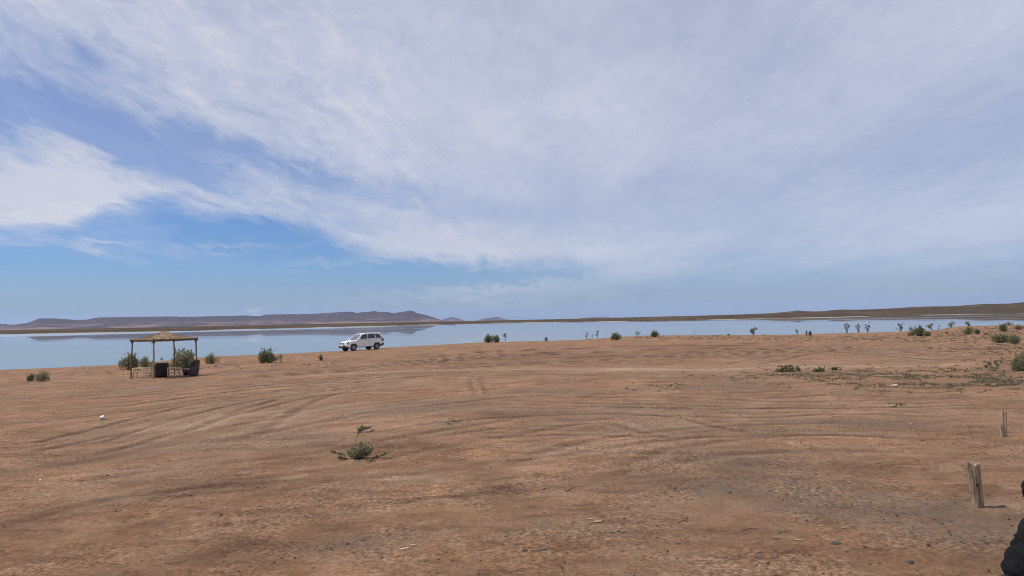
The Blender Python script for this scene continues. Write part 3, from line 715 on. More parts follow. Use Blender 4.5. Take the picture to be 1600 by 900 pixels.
SB = 'green shrubs growing along the shore'
SP = 'thin saplings along the water edge'
B = [
 ('shrub', 'shrub', 'dark grey green shrub behind the left post of the straw shelter', 201, 577.5, 27, 25, 'round', 11, LEAF, SB, 1.1),
 ('shrub', 'shrub', 'low dark shrub between the two left posts of the straw shelter', 228, 574, 25, 16, 'round', 12, LEAF, SB, 1),
 ('shrub', 'shrub', 'large feathery green shrub behind the right half of the straw shelter', 287, 577, 52, 30, 'round', 13, LEAF, SB, 1.5),
 ('shrub', 'shrub', 'small upright shrub just right of the straw shelter', 331, 568, 23, 16, 'round', 14, LEAF, SB, .8),
 ('shrub', 'shrub', 'tiny sprig standing behind the black armchair seen from the back', 253, 564, 5, 5, 'sapling', 15, LEAF, SB, .5),
 ('shrub', 'shrub', 'smaller of the two low shrubs at the far left, nearer the frame edge', 48, 595.5, 14, 12, 'round', 16, LEAFD, SB, .7),
 ('shrub', 'shrub', 'larger of the two low shrubs at the far left, with a pointed top', 67, 595.5, 21, 15, 'round', 17, LEAF, SB, .9),
 ('shrub', 'shrub', 'full dark green shrub alone on the dirt between shelter and car', 420, 567, 36, 21, 'round', 18, LEAFD, SB, 1.3),
 ('shrub', 'shrub', 'little olive green shrub on the dirt in front of the car', 500.5, 563.5, 8, 10, 'round', 19, LEAFO, SB, .5),
 ('shrub', 'shrub', 'left half of the pair of rounded dark shrubs right of the car', 762.5, 535.5, 16, 13, 'round', 20, LEAFD, SB, .9),
 ('shrub', 'shrub', 'right half of the pair of rounded dark shrubs right of the car', 775, 535.5, 14, 12, 'round', 21, LEAFD, SB, .9),
 ('sapling', 'tree', 'slender sapling just right of the pair of rounded shrubs', 789.5, 532, 7, 11, 'sapling', 22, LEAFD, SP, 1),
 ('shrub', 'shrub', 'tiny brown tuft at the water edge right of the pair of rounded shrubs', 813, 531.5, 5, 3, 'round', 23, LEAFP, SB, .2),
 ('shrub', 'shrub', 'small round green shrub alone at the water edge in the middle of the shore', 853.5, 533.5, 6.5, 7, 'round', 24, LEAF, SB, .4),
 ('sapling', 'tree', 'thin sapling with a small dark head, left of the leaning one', 916.5, 528.5, 6, 9, 'sapling', 25, LEAF, SP, .8),
 ('sapling', 'tree', 'tiny grey sprig between two thin saplings', 926, 528, 4, 5, 'sapling', 26, LEAFP, SP, .4),
 ('sapling', 'tree', 'narrow dark sapling leaning right at the water edge', 933.5, 528, 6, 10.5, 'sapling', 27, LEAFD, SP, 1),
 ('shrub', 'shrub', 'dark shrub rising to the right, with a pale skirt at its left foot', 964, 531.5, 18, 12, 'round', 28, LEAFD, SB, .9),
 ('sapling', 'tree', 'small grey green sapling at the crest left of the fan shaped shrub', 996.5, 524.5, 9, 6, 'sapling', 29, LEAF, SP, .8),
 ('shrub', 'shrub', 'fan shaped dark green shrub on the crest of the shore', 1024, 527, 14, 11, 'round', 30, LEAFD, SB, .8),
 ('sapling', 'tree', 'tiny green speck of a plant standing in the shallow water', 1084.5, 522, 4, 4, 'sapling', 31, LEAF, SP, .4),
 ('shrub', 'shrub', 'tiny low tuft by the water left of the umbrella shaped sapling', 1138, 524.5, 6, 3.5, 'round', 32, LEAFD, SB, .3),
 ('sapling', 'tree', 'dark umbrella shaped sapling at the water edge right of centre', 1177.5, 525, 11, 12, 'sapling', 33, LEAFD, SP, 1.3),
 ('sapling', 'tree', 'green topped sapling on a thin stem left of two narrow dark plants', 1245, 522, 6, 7, 'sapling', 34, LEAFD, SP, .8),
 ('shrub', 'shrub', 'narrow upright dark plant, left one of a close pair', 1260.5, 524, 3.5, 8, 'round', 35, LEAFD, SB, .4),
 ('shrub', 'shrub', 'stouter upright dark plant, right one of a close pair', 1266, 525, 5.5, 8, 'round', 36, LEAFD, SB, .5),
 ('sapling', 'tree', 'pale feathery leafless sapling in the shallows, leftmost of the dry ones', 1323.5, 518, 12, 12, 'sparse', 37, LEAFP, SP, .8),
 ('sapling', 'tree', 'dry sapling with scattered tufts in the shallows, second of the dry ones', 1342, 519.5, 11, 13, 'sparse', 38, LEAFP, SP, .6),
 ('sapling', 'tree', 'dry sapling with spreading v shaped stems, third of the dry ones', 1355.5, 519.5, 12, 15, 'sparse', 39, LEAFP, SP, .6),
 ('sapling', 'tree', 'dry twiggy sapling in the shallows left of the big round shrub', 1407, 518, 12, 13, 'sparse', 40, LEAFP, SP, .8),
 ('shrub', 'shrub', 'big rounded green shrub at the water edge on the right', 1437, 525, 31, 15, 'round', 41, LEAFO, SB, 1.5),
 ('sapling', 'tree', 'grey green sapling with two heads right of the big round shrub', 1456, 516.5, 11, 10, 'sapling', 42, LEAF, SP, 1),
 ('sapling', 'tree', 'small faint sapling beside the shallow inlet', 1467, 517, 5, 8, 'sapling', 43, LEAFP, SP, .6),
 ('sapling', 'tree', 'umbrella topped small tree on the left of the spit', 1487, 512.5, 13, 8, 'sapling', 44, LEAFD, SP, 1.2),
 ('sapling', 'tree', 'umbrella topped small tree above the mid green shrub on the spit', 1514, 511.5, 12, 7, 'sapling', 45, LEAFD, SP, 1.2),
 ('shrub', 'shrub', 'mid green shrub on the grassy spit below an umbrella topped tree', 1513, 522.5, 15, 12, 'round', 46, LEAF, SB, .9),
 ('shrub', 'shrub', 'low olive shrub touching the right side of a mid green one', 1527, 522.5, 10, 9, 'round', 47, LEAFO, SB, .7),
 ('shrub', 'shrub', 'compact dark green shrub with a pointed crown on the right shore', 1567, 518, 15, 12, 'round', 48, LEAFD, SB, 1),
 ('shrub', 'shrub', 'flat olive shrub far back near the right edge', 1577.5, 508.5, 13, 5.5, 'round', 49, LEAFO, SB, .7),
 ('shrub', 'shrub', 'purplish dark shrub near the right edge of the far shore', 1592.5, 515, 13, 8, 'round', 50, LEAFD, SB, .7),
 ('shrub', 'shrub', 'wide low spreading green shrub at the right, left half', 1563, 536, 30, 14, 'round', 51, LEAFD, SB, 1.3),
 ('shrub', 'shrub', 'darker right half of the wide low green shrub at the right', 1585, 537.5, 18, 15, 'round', 52, LEAF, SB, 1.1),
 ('shrub', 'shrub', 'tall grey green shrub cut by the right edge of the view', 1604, 579, 52, 27, 'round', 53, LEAF, SB, 1.8),
 ('sapling', 'tree', 'thin half dry young plant beside the shrub at the right edge', 1554, 581, 28, 22, 'sparse', 54, LEAF, SP, 1.3),
 ('shrub', 'shrub', 'low sprawling scrub mound right of the pale path', 1237, 580.5, 46, 10, 'round', 55, LEAFO, SB, .8),
 ('shrub', 'shrub', 'low ragged scrub mound in the middle of a row of three', 1281, 581, 22, 8, 'round', 56, LEAFO, SB, .5),
 ('shrub', 'shrub', 'smallest low scrub mound, right end of a row of three', 1306.5, 578, 13, 5, 'round', 57, LEAFO, SB, .4),
 ('shrub', 'shrub', 'tiny dark plant on the shore left of the spit shrubs', 1480, 521, 6, 3, 'round', 58, LEAFO, SB, .3),
 ('shrub', 'shrub', 'small rounded plant between the spit and the compact dark shrub', 1540, 523, 8, 4, 'round', 59, LEAFO, SB, .3),
]
for b_ in B: bush(*b_, wet=(b_[7] != 'round'))

# the straggly plant of the foreground
def foreground_plant():
    rng = np.random.default_rng(5); rnd = random.Random(5)
    p = hit(563, 717); u = unit(p)
    root = thing('low_plant', 'straggly small leaved plant with one stalk standing above it on bare dirt', 'plant', (p.x, p.y, hz(p.x, p.y)))
    bm = bmesh.new(); C = []; N_ = []
    def sprig(pts, r, n, spread):
        tube(bm, pts, [r, r * .7, r * .4][:len(pts)] if len(pts) == 3 else np.linspace(r, r * .4, len(pts)), 5)
        pts = np.array(pts)
        for i in range(n):
            k = rnd.uniform(.25, 1) * (len(pts) - 1); j = min(int(k), len(pts) - 2); q = pts[j] + (pts[j + 1] - pts[j]) * (k - j)
            C.append(q + rng.normal(0, spread, 3)); N_.append(rng.normal(0, 1, 3))
    # dense cushion
    for i in range(60):
        a = rnd.uniform(0, 2 * PI); q = rnd.random() ** .7
        ex, ey = math.cos(a) * q * 21 * u, math.sin(a) * q * .17
        hgt = (9 + 15 * rnd.random() * (1 - .5 * q) + (8 if ex > 0 else 0)) * u * .8
        sprig([(ex * .3, ey * .3, 0), (ex * .8, ey * .8, hgt * .7), (ex, ey, hgt)], .002, 46, .018)
    # stalk with its bent head
    sprig([(-7 * u, 0.02, .02), (-8.5 * u, .03, 22 * u), (-5 * u, .03, 38 * u), (0, .03, 44 * u)], .0032, 10, .008)
    for dx, dz_ in ((-3, 48), (3, 50), (10, 49), (17, 50), (22, 44)):
        sprig([(-4 * u, .03, 40 * u), (dx * .6 * u, .02, (dz_ - 3) * u), (dx * u, .02, dz_ * u)], .0018, 60, .010)
    # runners left and right
    sprig([(-10 * u, 0, .01), (-28 * u, -.02, 8 * u), (-38 * u, -.02, 11 * u), (-46 * u, -.02, 13 * u)], .0025, 150, .010)
    sprig([(-12 * u, 0, .01), (-24 * u, -.10, 3 * u), (-31 * u, -.15, 6 * u)], .0025, 130, .012)
    sprig([(14 * u, 0, .01), (30 * u, .05, 3 * u), (40 * u, .05, 7 * u)], .0025, 110, .012)
    sprig([(6 * u, -.1, .01), (20 * u, -.28, .02), (30 * u, -.30, .03)], .002, 60, .012)
    C_ = np.array(C); C_[:, 2] = np.maximum(C_[:, 2], .006)
    V, F = leaf_quads(C_, np.array(N_), rng, .027, .5, .2)
    mesh_np('foliage', V, F, leafmat('dusty_leaf', (.150, .152, .082), (.23, .225, .13), (.38, .36, .22), 12), root)
    obj('stem', bm, TWIG, root)
foreground_plant()

# ground cover: countless little tufts
def hits_np(px, py):
    px = np.asarray(px, float); py = np.asarray(py, float)
    D = np.stack([(px - 800) / FPX, (450 - py) / FPX, -np.ones_like(px)], 1) @ C3.T
    z = np.full(len(px), .4)
    for _ in range(14):
        t_ = (z - EYE) / D[:, 2]
        z = .5 * z + .5 * height(D[:, 0] * t_, D[:, 1] * t_)
    t_ = (z - EYE) / D[:, 2]
    return D[:, 0] * t_, D[:, 1] * t_, z
rng = np.random.default_rng(77)
areas = [(1380, 590, 240, 13, 1500), (1480, 592, 150, 14, 1500), (1240, 583, 60, 8, 260), (1340, 583, 70, 6, 240), (1540, 600, 90, 8, 400), (1250, 529, 220, 4, 800), (1080, 527.5, 100, 3, 320), (1400, 530, 90, 5, 380),
         (1500, 523, 60, 8, 500), (1575, 545, 50, 10, 420), (1570, 525, 50, 8, 420), (1500, 544, 60, 7, 220), (1570, 515, 45, 5, 300), (1035, 604, 40, 5, 90), (1360, 634, 40, 3, 60), (1300, 600, 120, 6, 200),
         (470, 570, 50, 4, 60), (360, 572, 40, 4, 60), (150, 585, 80, 4, 50), (985, 604, 30, 5, 40), (690, 662, 30, 5, 40), (600, 680, 60, 8, 30), (1590, 560, 30, 10, 200)]
PXs, PYs = [], []
for cx, cy, rx, ry, n in areas:
    n = int(n * .8); PXs.append(cx + rng.normal(0, .62, n) * rx); PYs.append(cy + rng.normal(0, .62, n) * ry)
PX = np.concatenate(PXs); PY = np.concatenate(PYs)
x, y, z = hits_np(PX, PY)
clump = fbm(x / 1.3, y / 1.9, 4, 91, .65)
okm = (z > .02) & (clump > .02) & (np.hypot(x, y) < 330) & (PX < 1700)
x, y, z = x[okm], y[okm], z[okm]
n = len(x); K = 13
sz = rng.uniform(.35, 1.0, n) * (.06 + np.hypot(x, y) * .0022)
C = np.repeat(np.stack([x, y, z], 1), K, 0); s_ = np.repeat(sz, K)[:, None]
dirs = rng.normal(0, 1, (n * K, 3)); dirs[:, 2] = np.abs(dirs[:, 2]) * .5
dirs /= np.linalg.norm(dirs, axis=1)[:, None]
C = C + dirs * s_ * np.array([1.1, 1.1, .55]) * rng.uniform(.2, 1, (n * K, 1))
V, F = leaf_quads(C, dirs, rng, 1.0, .45, .2)
V = (V.reshape(-1, 4, 3) - C[:, None, :]) * (s_[:, None, :] * .55) + C[:, None, :]
gc = mesh_np('ground_cover', V.reshape(-1, 3), F, leafmat('scrub_tuft', (.125, .118, .075), (.19, .155, .105), (.30, .25, .17), .6))
tag(gc, 'low dry grass and scrub tufts on the dirt', 'grass', kind='stuff')

# ------------------------------------------------------------------ straw shelter
POST = simple('rough_post_wood', (.115, .080, .058), (.20, .145, .10), 14, .9, bump=.5, stretch=(1, 1, .15))
POSTL = simple('weathered_post_wood', (.26, .19, .13), (.36, .27, .19), 14, .9, bump=.5, stretch=(1, 1, .15))
m, t = mat('straw')
P_ = t.n('ShaderNodeTexCoord').outputs['Object']
c = t.mixc(t.smooth(t.noise(P_, 5, 6, .7), .38, .62), rgb(.27, .175, .095), rgb(.46, .33, .20))
c = t.mixc(t.m('MULTIPLY', t.n('ShaderNodeNewGeometry').outputs['Random Per Island'], .35), c, rgb(.16, .10, .06))
bp = t.n('ShaderNodeBump', ins={'Strength': .8, 'Distance': .03, 'Height': t.noise(P_, 30, 4, .7)})
p = t.n('ShaderNodeBsdfPrincipled', ins={'Base Color': c, 'Roughness': .9, 'Normal': bp.outputs[0]})
t.nt.links.new(p.outputs[0], t.n('ShaderNodeOutputMaterial').inputs[0]); STRAW = m
CANE = simple('split_cane', (.46, .34, .20), (.60, .47, .30), 20, .6)
def shelter():
    N0 = hit(240, 592.5); rnd = random.Random(3)
    a = math.atan2(N0.x, N0.y); er = Vector((math.cos(a), -math.sin(a), 0)); ed = Vector((math.sin(a), math.cos(a), 0))
    v1 = er * 2.13 + ed * 1.10; v2 = er * -1.07 + ed * 2.13
    cen = N0 + (v1 + v2) / 2; cz = hz(cen.x, cen.y)
    root = thing('straw_shelter', 'open sun shelter with a peaked straw roof on four rough posts', 'shelter', (cen.x, cen.y, cz))
    L = lambda v, z: Vector((v.x - cen.x, v.y - cen.y, z))
    top = 2.06 + (hz(N0.x, N0.y) - cz)
    corners = [N0, N0 + v1, N0 + v1 + v2, N0 + v2]
    for i, c_ in enumerate(corners):
        g = hz(c_.x, c_.y) - cz
        lean = (c_ - cen) * .04 * (1 if i != 0 else -.1)
        bm = bmesh.new(); pts = []
        for k in range(9):
            f = k / 8; q = L(c_, g - .15 + (top - g + .10) * f) + Vector((lean.x, lean.y, 0)) * (1 - f)
            pts.append(q + Vector((rnd.uniform(-1, 1), rnd.uniform(-1, 1), 0)) * .012)
        tube(bm, pts, [(.046 if i == 0 else .038) * rnd.uniform(.85, 1.12) for _ in pts], 8)
        obj('post', bm, POSTL if i == 0 else POST, root, smooth=True)
        bm = bmesh.new(); b_ = L(c_, top - .12)
        for k in range(4):
            tube(bm, [b_ + Vector((0, 0, k * .035)) + Vector((math.cos(q) * .065, math.sin(q) * .065, .01 * math.sin(q * 2))) for q in np.linspace(0, 6.2, 10)], .017, 5)
        obj('lashing', bm, POST, root)
    for i in range(4):
        p0 = L(corners[i], top - .03); p1 = L(corners[(i + 1) % 4], top - .03); e = (p1 - p0).normalized() * .12
        bm = bmesh.new()
        tube(bm, [p0 - e, p0 + (p1 - p0) * .3 - Vector((0, 0, .012)), p0 + (p1 - p0) * .7 - Vector((0, 0, .01)), p1 + e], [.036, .034, .03, .033], 7)
        obj('beam', bm, POST, root, smooth=True)
    # king post and rafters that carry the peak
    apex = L(cen, top + .42)
    bm = bmesh.new()
    for c_ in corners: tube(bm, [L(c_, top + .01), L(c_, top + .06) * .45 + apex * .55 - Vector((0, 0, .13)), apex - Vector((0, 0, .06))], .022, 6)
    obj('rafter', bm, POST, root)
    # straw mat: a concave pyramid with thickness
    n = 44; V = []; rng = np.random.default_rng(9)
    S_, T_ = np.meshgrid(np.linspace(-1.06, 1.06, n), np.linspace(-1.06, 1.06, n))
    rad = np.maximum(np.abs(S_), np.abs(T_)) * .6 + np.hypot(S_, T_) * .4
    h1 = .42 * np.clip(1 - rad / 1.14, 0, 1) ** 1.55 + .03 + .018 * fbm(S_ * 5, T_ * 5, 3, 2)
    h1 = h1 + .03 * np.abs(S_ * T_) ** 2
    bx = (v1.x * S_ + v2.x * T_) / 2 * 1.0; by = (v1.y * S_ + v2.y * T_) / 2
    topV = np.stack([bx.ravel(), by.ravel(), (top + h1 + .03).ravel()], 1); botV = topV - [0, 0, .06]
    i0 = (np.arange(n - 1)[:, None] * n + np.arange(n - 1)[None, :]).ravel()
    Ft = np.stack([i0, i0 + 1, i0 + n + 1, i0 + n], 1); Fb = Ft[:, ::-1] + n * n
    rim = [k for k in range(n)] + [k * n + n - 1 for k in range(1, n)] + [(n - 1) * n + k for k in range(n - 2, -1, -1)] + [k * n for k in range(n - 2, 0, -1)]
    rim = np.array(rim); rn = np.roll(rim, -1)
    Fr = np.stack([rim, rim + n * n, rn + n * n, rn], 1)
    m_ = 5200    # loose straws over the mat and fringing its rim
    s = rng.uniform(-1.06, 1.06, m_); t_ = rng.uniform(-1.06, 1.06, m_)
    ed_ = rng.random(m_) < .36; side = rng.integers(0, 4, m_)
    s = np.where(ed_ & (side == 0), 1.07, np.where(ed_ & (side == 1), -1.07, s)); t_ = np.where(ed_ & (side == 2), 1.07, np.where(ed_ & (side == 3), -1.07, t_))
    rd = np.maximum(abs(s), abs(t_)) * .6 + np.hypot(s, t_) * .4
    hh_ = .42 * np.clip(1 - rd / 1.14, 0, 1) ** 1.55 + .068
    C = np.stack([(v1.x * s + v2.x * t_) / 2, (v1.y * s + v2.y * t_) / 2, top + hh_ - np.where(ed_, .045, 0)], 1)
    out = np.stack([C[:, 0], C[:, 1], -np.abs(rng.normal(.35, .3, m_)) * (1 + ed_ * 1.6)], 1)
    Vq, Fq = leaf_quads(C, out / np.linalg.norm(out, axis=1)[:, None], rng, .13, .10, 0)
    Vall = np.concatenate([topV, botV, Vq]); Fall = np.concatenate([Ft, Fb, Fr, Fq + 2 * n * n])
    mesh_np('straw_roof', Vall, Fall, STRAW, root)
    for s0, l in (((.08, -.95), .16), ((-.9, -.6), .22), ((.3, -1.0), .10), ((.75, -1.0), .08)):
        bm = bmesh.new()
        q = Vector((v1.x * s0[0] + v2.x * s0[1], v1.y * s0[0] + v2.y * s0[1], 0)) / 2 * 1.02
        tube(bm, [q + Vector((0, 0, top)), q + Vector((.01, 0, top - l))], .008, 4)
        obj('hanging_straw', bm, STRAW, root)
    return cen, er, ed
HC, HER, HED = shelter()

BLK = simple('black_wicker', (.008, .007, .008), (.016, .014, .015), 30, .7, bump=.6, bscale=90)
BRN = simple('dark_brown_wicker', (.040, .028, .030), (.070, .050, .050), 30, .65, bump=.6, bscale=90)
TRIM = simple('tan_piping', (.30, .22, .15), None, rough=.8)
CUSH = simple('dark_cushion', (.03, .026, .03), (.05, .045, .05), 12, .9)
PINK = simple('faded_pink_cushion', (.30, .15, .17), (.38, .21, .22), 12, .9)
def armchair(label, px, base, yaw, w_, h_, mtl, cush, trim=False, arm=.66, splay=0.0):
    p = hit(px, base); root = thing('armchair', label, 'armchair', (p.x, p.y, hz(p.x, p.y)), yaw, 'armchairs under the straw shelter')
    r = w_ / 2
    # chair faces +x locally; the shell wraps the back and the arms
    ang = np.linspace(-112, 112, 33); nv = 9
    V = []
    for lay in (0, 1):
        for j in range(nv):
            for a_ in ang:
                q = abs(a_); hh = h_ * (arm + (1 - arm) * (1 - sstep(48, 88, q)))
                f = j / (nv - 1); z_ = .03 + (hh - .03) * f
                flare = 1 + splay * f + .05 * math.sin(f * PI)
                rr2 = (r - lay * .05) * flare
                x_ = -math.cos(R(a_)) * rr2 * 1.0; y_ = math.sin(R(a_)) * rr2
                if q > 90: x_ = (q - 90) / 22 * r * .75; y_ = math.copysign(rr2, a_)
                x_ -= .10 * f * h_ * (1 - sstep(40, 100, q))
                V.append((x_, y_, z_))
    na_ = len(ang); F = []
    id_ = lambda l, j, k: l * nv * na_ + j * na_ + k
    for j in range(nv - 1):
        for k in range(na_ - 1):
            F.append((id_(0, j, k), id_(0, j, k + 1), id_(0, j + 1, k + 1), id_(0, j + 1, k)))
            F.append((id_(1, j, k + 1), id_(1, j, k), id_(1, j + 1, k), id_(1, j + 1, k + 1)))
    for k in range(na_ - 1):
        F.append((id_(0, nv - 1, k), id_(0, nv - 1, k + 1), id_(1, nv - 1, k + 1), id_(1, nv - 1, k)))
        F.append((id_(0, 0, k + 1), id_(0, 0, k), id_(1, 0, k), id_(1, 0, k + 1)))
    for j in range(nv - 1):
        for k in (0, na_ - 1): F.append((id_(0, j, k), id_(0, j + 1, k), id_(1, j + 1, k), id_(1, j, k)))
    mesh_np('backrest', V, F, mtl, root, smooth=True)
    if trim:
        bm = bmesh.new(); tube(bm, [Vector(V[id_(0, nv - 1, k)]) + Vector((.01, 0, .008)) for k in range(na_)], .014, 6); obj('piping', bm, TRIM, root, smooth=True)
    bm = bmesh.new(); box(bm, (.06, 0, .27), (r * 1.75, r * 1.72, .16), bev=.03); obj('seat', bm, mtl, root, smooth=False)
    bm = bmesh.new(); box(bm, (.10, 0, .39), (r * 1.6, r * 1.6, .11), bev=.045); obj('cushion', bm, cush, root, smooth=True)
    for sx_ in (-.6, .85):
        for sy_ in (-.75, .75):
            bm = bmesh.new(); tube(bm, [(sx_ * r, sy_ * r, -.03), (sx_ * r, sy_ * r, .22)], [.022, .03], 8); obj('leg', bm, TWIG, root)
# yaw: local +x (the way the sitter looks)
va = math.atan2(HED.y, HED.x)
armchair('black tub armchair turned away, its rounded back edged with tan piping', 252.5, 589.5, va + R(4), .74, .80, BLK, CUSH, True, .72)
armchair('dark brown high backed armchair in profile with a faded pink seat cushion', 299, 587.5, va + R(118), .70, .86, BRN, PINK, False, .60, .06)

def cane_frame(name, cat, label, px, base, yaw, L_, D_, H_, slats, group=None):
    p = hit(px, base); root = thing(name, label, cat, (p.x, p.y, hz(p.x, p.y)), yaw, group)
    r = .021; bm = bmesh.new()
    nsl = int(D_ / .045)
    for k in range(nsl): 
        y_ = -D_ / 2 + (k + .5) * D_ / nsl
        tube(bm, [(-L_ / 2 - .02, y_, H_), (L_ / 2 + .02, y_, H_)], .019, 6)
    obj('top', bm, CANE, root, smooth=True)
    for sx_ in (-1, 1):
        for sy_ in (-1, 1):
            bm = bmesh.new(); tube(bm, [(sx_ * L_ / 2 * .96, sy_ * D_ / 2, -.05), (sx_ * L_ / 2 * .96, sy_ * D_ / 2, H_ - .015)], .031, 8); obj('leg', bm, CANE, root, smooth=True)
    for z_ in (H_ * .18, H_ * .48, H_ - .06):
        for s in (-1, 1):
            bm = bmesh.new(); tube(bm, [(-L_ / 2 * (0 if slats else 1), s * D_ / 2, z_), (L_ / 2, s * D_ / 2, z_)], .021, 6); obj('rung', bm, CANE, root, smooth=True)
            bm = bmesh.new(); tube(bm, [(s * L_ / 2 * .96, -D_ / 2, z_), (s * L_ / 2 * .96, D_ / 2, z_)], .021, 6); obj('rung', bm, CANE, root, smooth=True)
    if slats:
        for s in (1,):
            bm = bmesh.new()
            for k in range(3): tube(bm, [(s * L_ / 2 * .98, -D_ / 2 + (k + 1) * D_ / 4, .03), (s * L_ / 2 * .98, -D_ / 2 + (k + 1) * D_ / 4, H_ - .02)], .013, 6)
            obj('end_panel', bm, CANE, root, smooth=True)
vr = math.atan2(HER.y, HER.x)
cane_frame('cane_bench', 'bench', 'pale cane bench with an upright panelled end, left of the black armchair', 224, 590, vr + R(-28), 1.0, .42, .53, True)
cane_frame('cane_table', 'table', 'open framed cane table between the two armchairs', 272.5, 589.5, vr + R(12), .60, .42, .53, False)
# ------------------------------------------------------------------ parked off-road car
PAINT = simple('dusty_white_paint', (.80, .79, .77), (.72, .70, .66), 1.6, .32, spec=.5, coat=.6)
GLASS = simple('dark_window_glass', (.012, .016, .020), None, rough=.04, spec=.9)
GLASSL = simple('windscreen_glass', (.10, .13, .15), None, rough=.03, spec=1.0)
PLAST = simple('black_trim_plastic', (.022, .022, .024), None, rough=.6)
RUB = simple('tyre_rubber', (.030, .027, .026), (.075, .060, .050), 6, .9)
RIM = simple('alloy_rim', (.45, .45, .46), (.30, .28, .26), 6, .35, metal=.7)
LAMP = simple('clear_lamp_lens', (.30, .31, .33), (.10, .10, .11), 9, .08, spec=1.0)
REDL = simple('red_tail_lens', (.22, .015, .015), None, rough=.15)
CHR = simple('chrome_bar', (.55, .55, .56), None, rough=.15, metal=1.0)
PLT = simple('number_plate_white', (.62, .62, .60), None, rough=.4)
def car():
    c0 = hit(565, 547.3); yaw = R(223.5)
    fx = Vector((math.cos(yaw), math.sin(yaw), 0)); fy = Vector((-math.sin(yaw), math.cos(yaw), 0))
    zs = {}
    for a in (1.45, -1.35):
        for b in (.77, -.77):
            q = c0 + fx * a + fy * b; zs[(a, b)] = hz(q.x, q.y)
    zc = sum(zs.values()) / 4
    pit = math.atan2((zs[(1.45, .77)] + zs[(1.45, -.77)] - zs[(-1.35, .77)] - zs[(-1.35, -.77)]) / 2, 2.8)
    rol = math.atan2((zs[(1.45, .77)] + zs[(-1.35, .77)] - zs[(1.45, -.77)] - zs[(-1.35, -.77)]) / 2, 1.54)
    root = thing('parked_car', 'white off-road car parked at the water edge, facing left', 'car', (c0.x, c0.y, zc))
    root.rotation_euler = Euler((rol, -pit, yaw), 'XYZ')
    print('car depth', depth(c0), 'px unit', unit(c0))
    def arch(cx, r=.445, a0=5, a1=175, n=14):
        return [(cx + r * math.cos(R(a)), .37 + r * math.sin(R(a))) for a in np.linspace(a0, a1, n)]
    prof = [(-2.26, .62), (-2.33, .78), (-2.31, 1.02), (-2.25, 1.17), (-1.6, 1.19), (-.6, 1.165), (.4, 1.145), (1.02, 1.14), (1.45, 1.115), (1.85, 1.05), (2.12, .96), (2.25, .86),
            (2.33, .70), (2.34, .56), (2.27, .44), (2.06, .41)] + arch(1.45) + [(.95, .40), (0, .395), (-.87, .40)] + arch(-1.35)[0:] + [(-1.84, .42), (-2.1, .50)]
    ys = [-.90, -.885, -.84, -.6, 0, .6, .84, .885, .90]
    bm = bmesh.new(); loops = []
    for y_ in ys:
        s = abs(y_) / .9; row = []
        for (x_, z_) in prof:
            e = max(0, abs(x_) - 1.75) / .6
            xx = x_ - math.copysign(.30 * s ** 3 * min(e, 1) ** 1.2, x_)
            zz_ = z_
            if z_ > .8: zz_ = z_ - .055 * s ** 4 - (.03 if s > .97 else 0)
            yy = y_ * (1 - .05 * min(e, 1)) * (1 - .02 * max(0, (z_ - .8)) / .4)
            if s < .95 and z_ < .9 and z_ > .42 and abs(x_) < 1.98 and abs(x_) > .88 and s > 0: pass
            row.append(bm.verts.new((xx, yy, zz_)))
        loops.append(row)
    n = len(prof)
    for i in range(len(ys) - 1):
        for k in range(n):
            bm.faces.new((loops[i][k], loops[i][(k + 1) % n], loops[i + 1][(k + 1) % n], loops[i + 1][k]))
    bm.faces.new(loops[0]); bm.faces.new(loops[-1][::-1])
    bmesh.ops.triangulate(bm, faces=[f for f in bm.faces if len(f.verts) > 4])
    # greenhouse shell
    base = [(1.04, 1.12), (.2, 1.14), (-.8, 1.155), (-1.7, 1.17), (-2.24, 1.15)]
    topp = [(.30, 1.70), (0.0, 1.755), (-.8, 1.775), (-1.55, 1.755), (-1.98, 1.69)]
    bw, tw = .83, .66
    cols = []
    for (b, t_) in zip(base, topp):
        col = []
        for f, wd in ((0, bw), (.5, (bw + tw) / 2 + .025), (.92, tw + .01)):
            col.append((b[0] + (t_[0] - b[0]) * f, wd, b[1] + (t_[1] - b[1]) * f))
        col.append((t_[0], tw - .06, t_[1])); col.append((t_[0], .35, t_[1] + .03)); col.append((t_[0], 0, t_[1] + .04))
        full = col + [(p_[0], -p_[1], p_[2]) for p_ in col[-2::-1]]
        # bow the screens: centre further out than the sides
        sg = 1 if b[0] > 1 else (-1 if b[0] < -2 else 0)
        full = [(p_[0] + sg * .07 * (1 - abs(p_[1]) / .83), p_[1], p_[2]) for p_ in full]
        cols.append([bm.verts.new(p_) for p_ in full])
    for i in range(len(cols) - 1):
        for k in range(len(cols[0]) - 1):
            bm.faces.new((cols[i][k], cols[i][k + 1], cols[i + 1][k + 1], cols[i + 1][k]))
    for c_ in (cols[0], cols[-1]):
        m_ = len(c_) // 2
        for k in range(m_): 
            if k < m_ - 0: 
                q = [c_[k], c_[k + 1], c_[-k - 2], c_[-k - 1]]
                q = list(dict.fromkeys(q))
                if len(q) >= 3: bm.faces.new(q)
    obj('body', bm, PAINT, root)
    def sidept(f_x, f_z, side, off=.006):
        """point on the greenhouse side: f_x along (0 front .. 4 rear), f_z up"""
        k = min(int(f_x), 3); q = f_x - k
        b = [base[k][j] * (1 - q) + base[k + 1][j] * q for j in (0, 1)]; t_ = [topp[k][j] * (1 - q) + topp[k + 1][j] * q for j in (0, 1)]
        if f_z < .5: wd = bw + ((bw + tw) / 2 + .025 - bw) * f_z / .5
        else: wd = (bw + tw) / 2 + .025 + (tw + .01 - (bw + tw) / 2 - .025) * (f_z - .5) / .42
        return Vector((b[0] + (t_[0] - b[0]) * f_z, side * (wd + off), b[1] + (t_[1] - b[1]) * f_z))
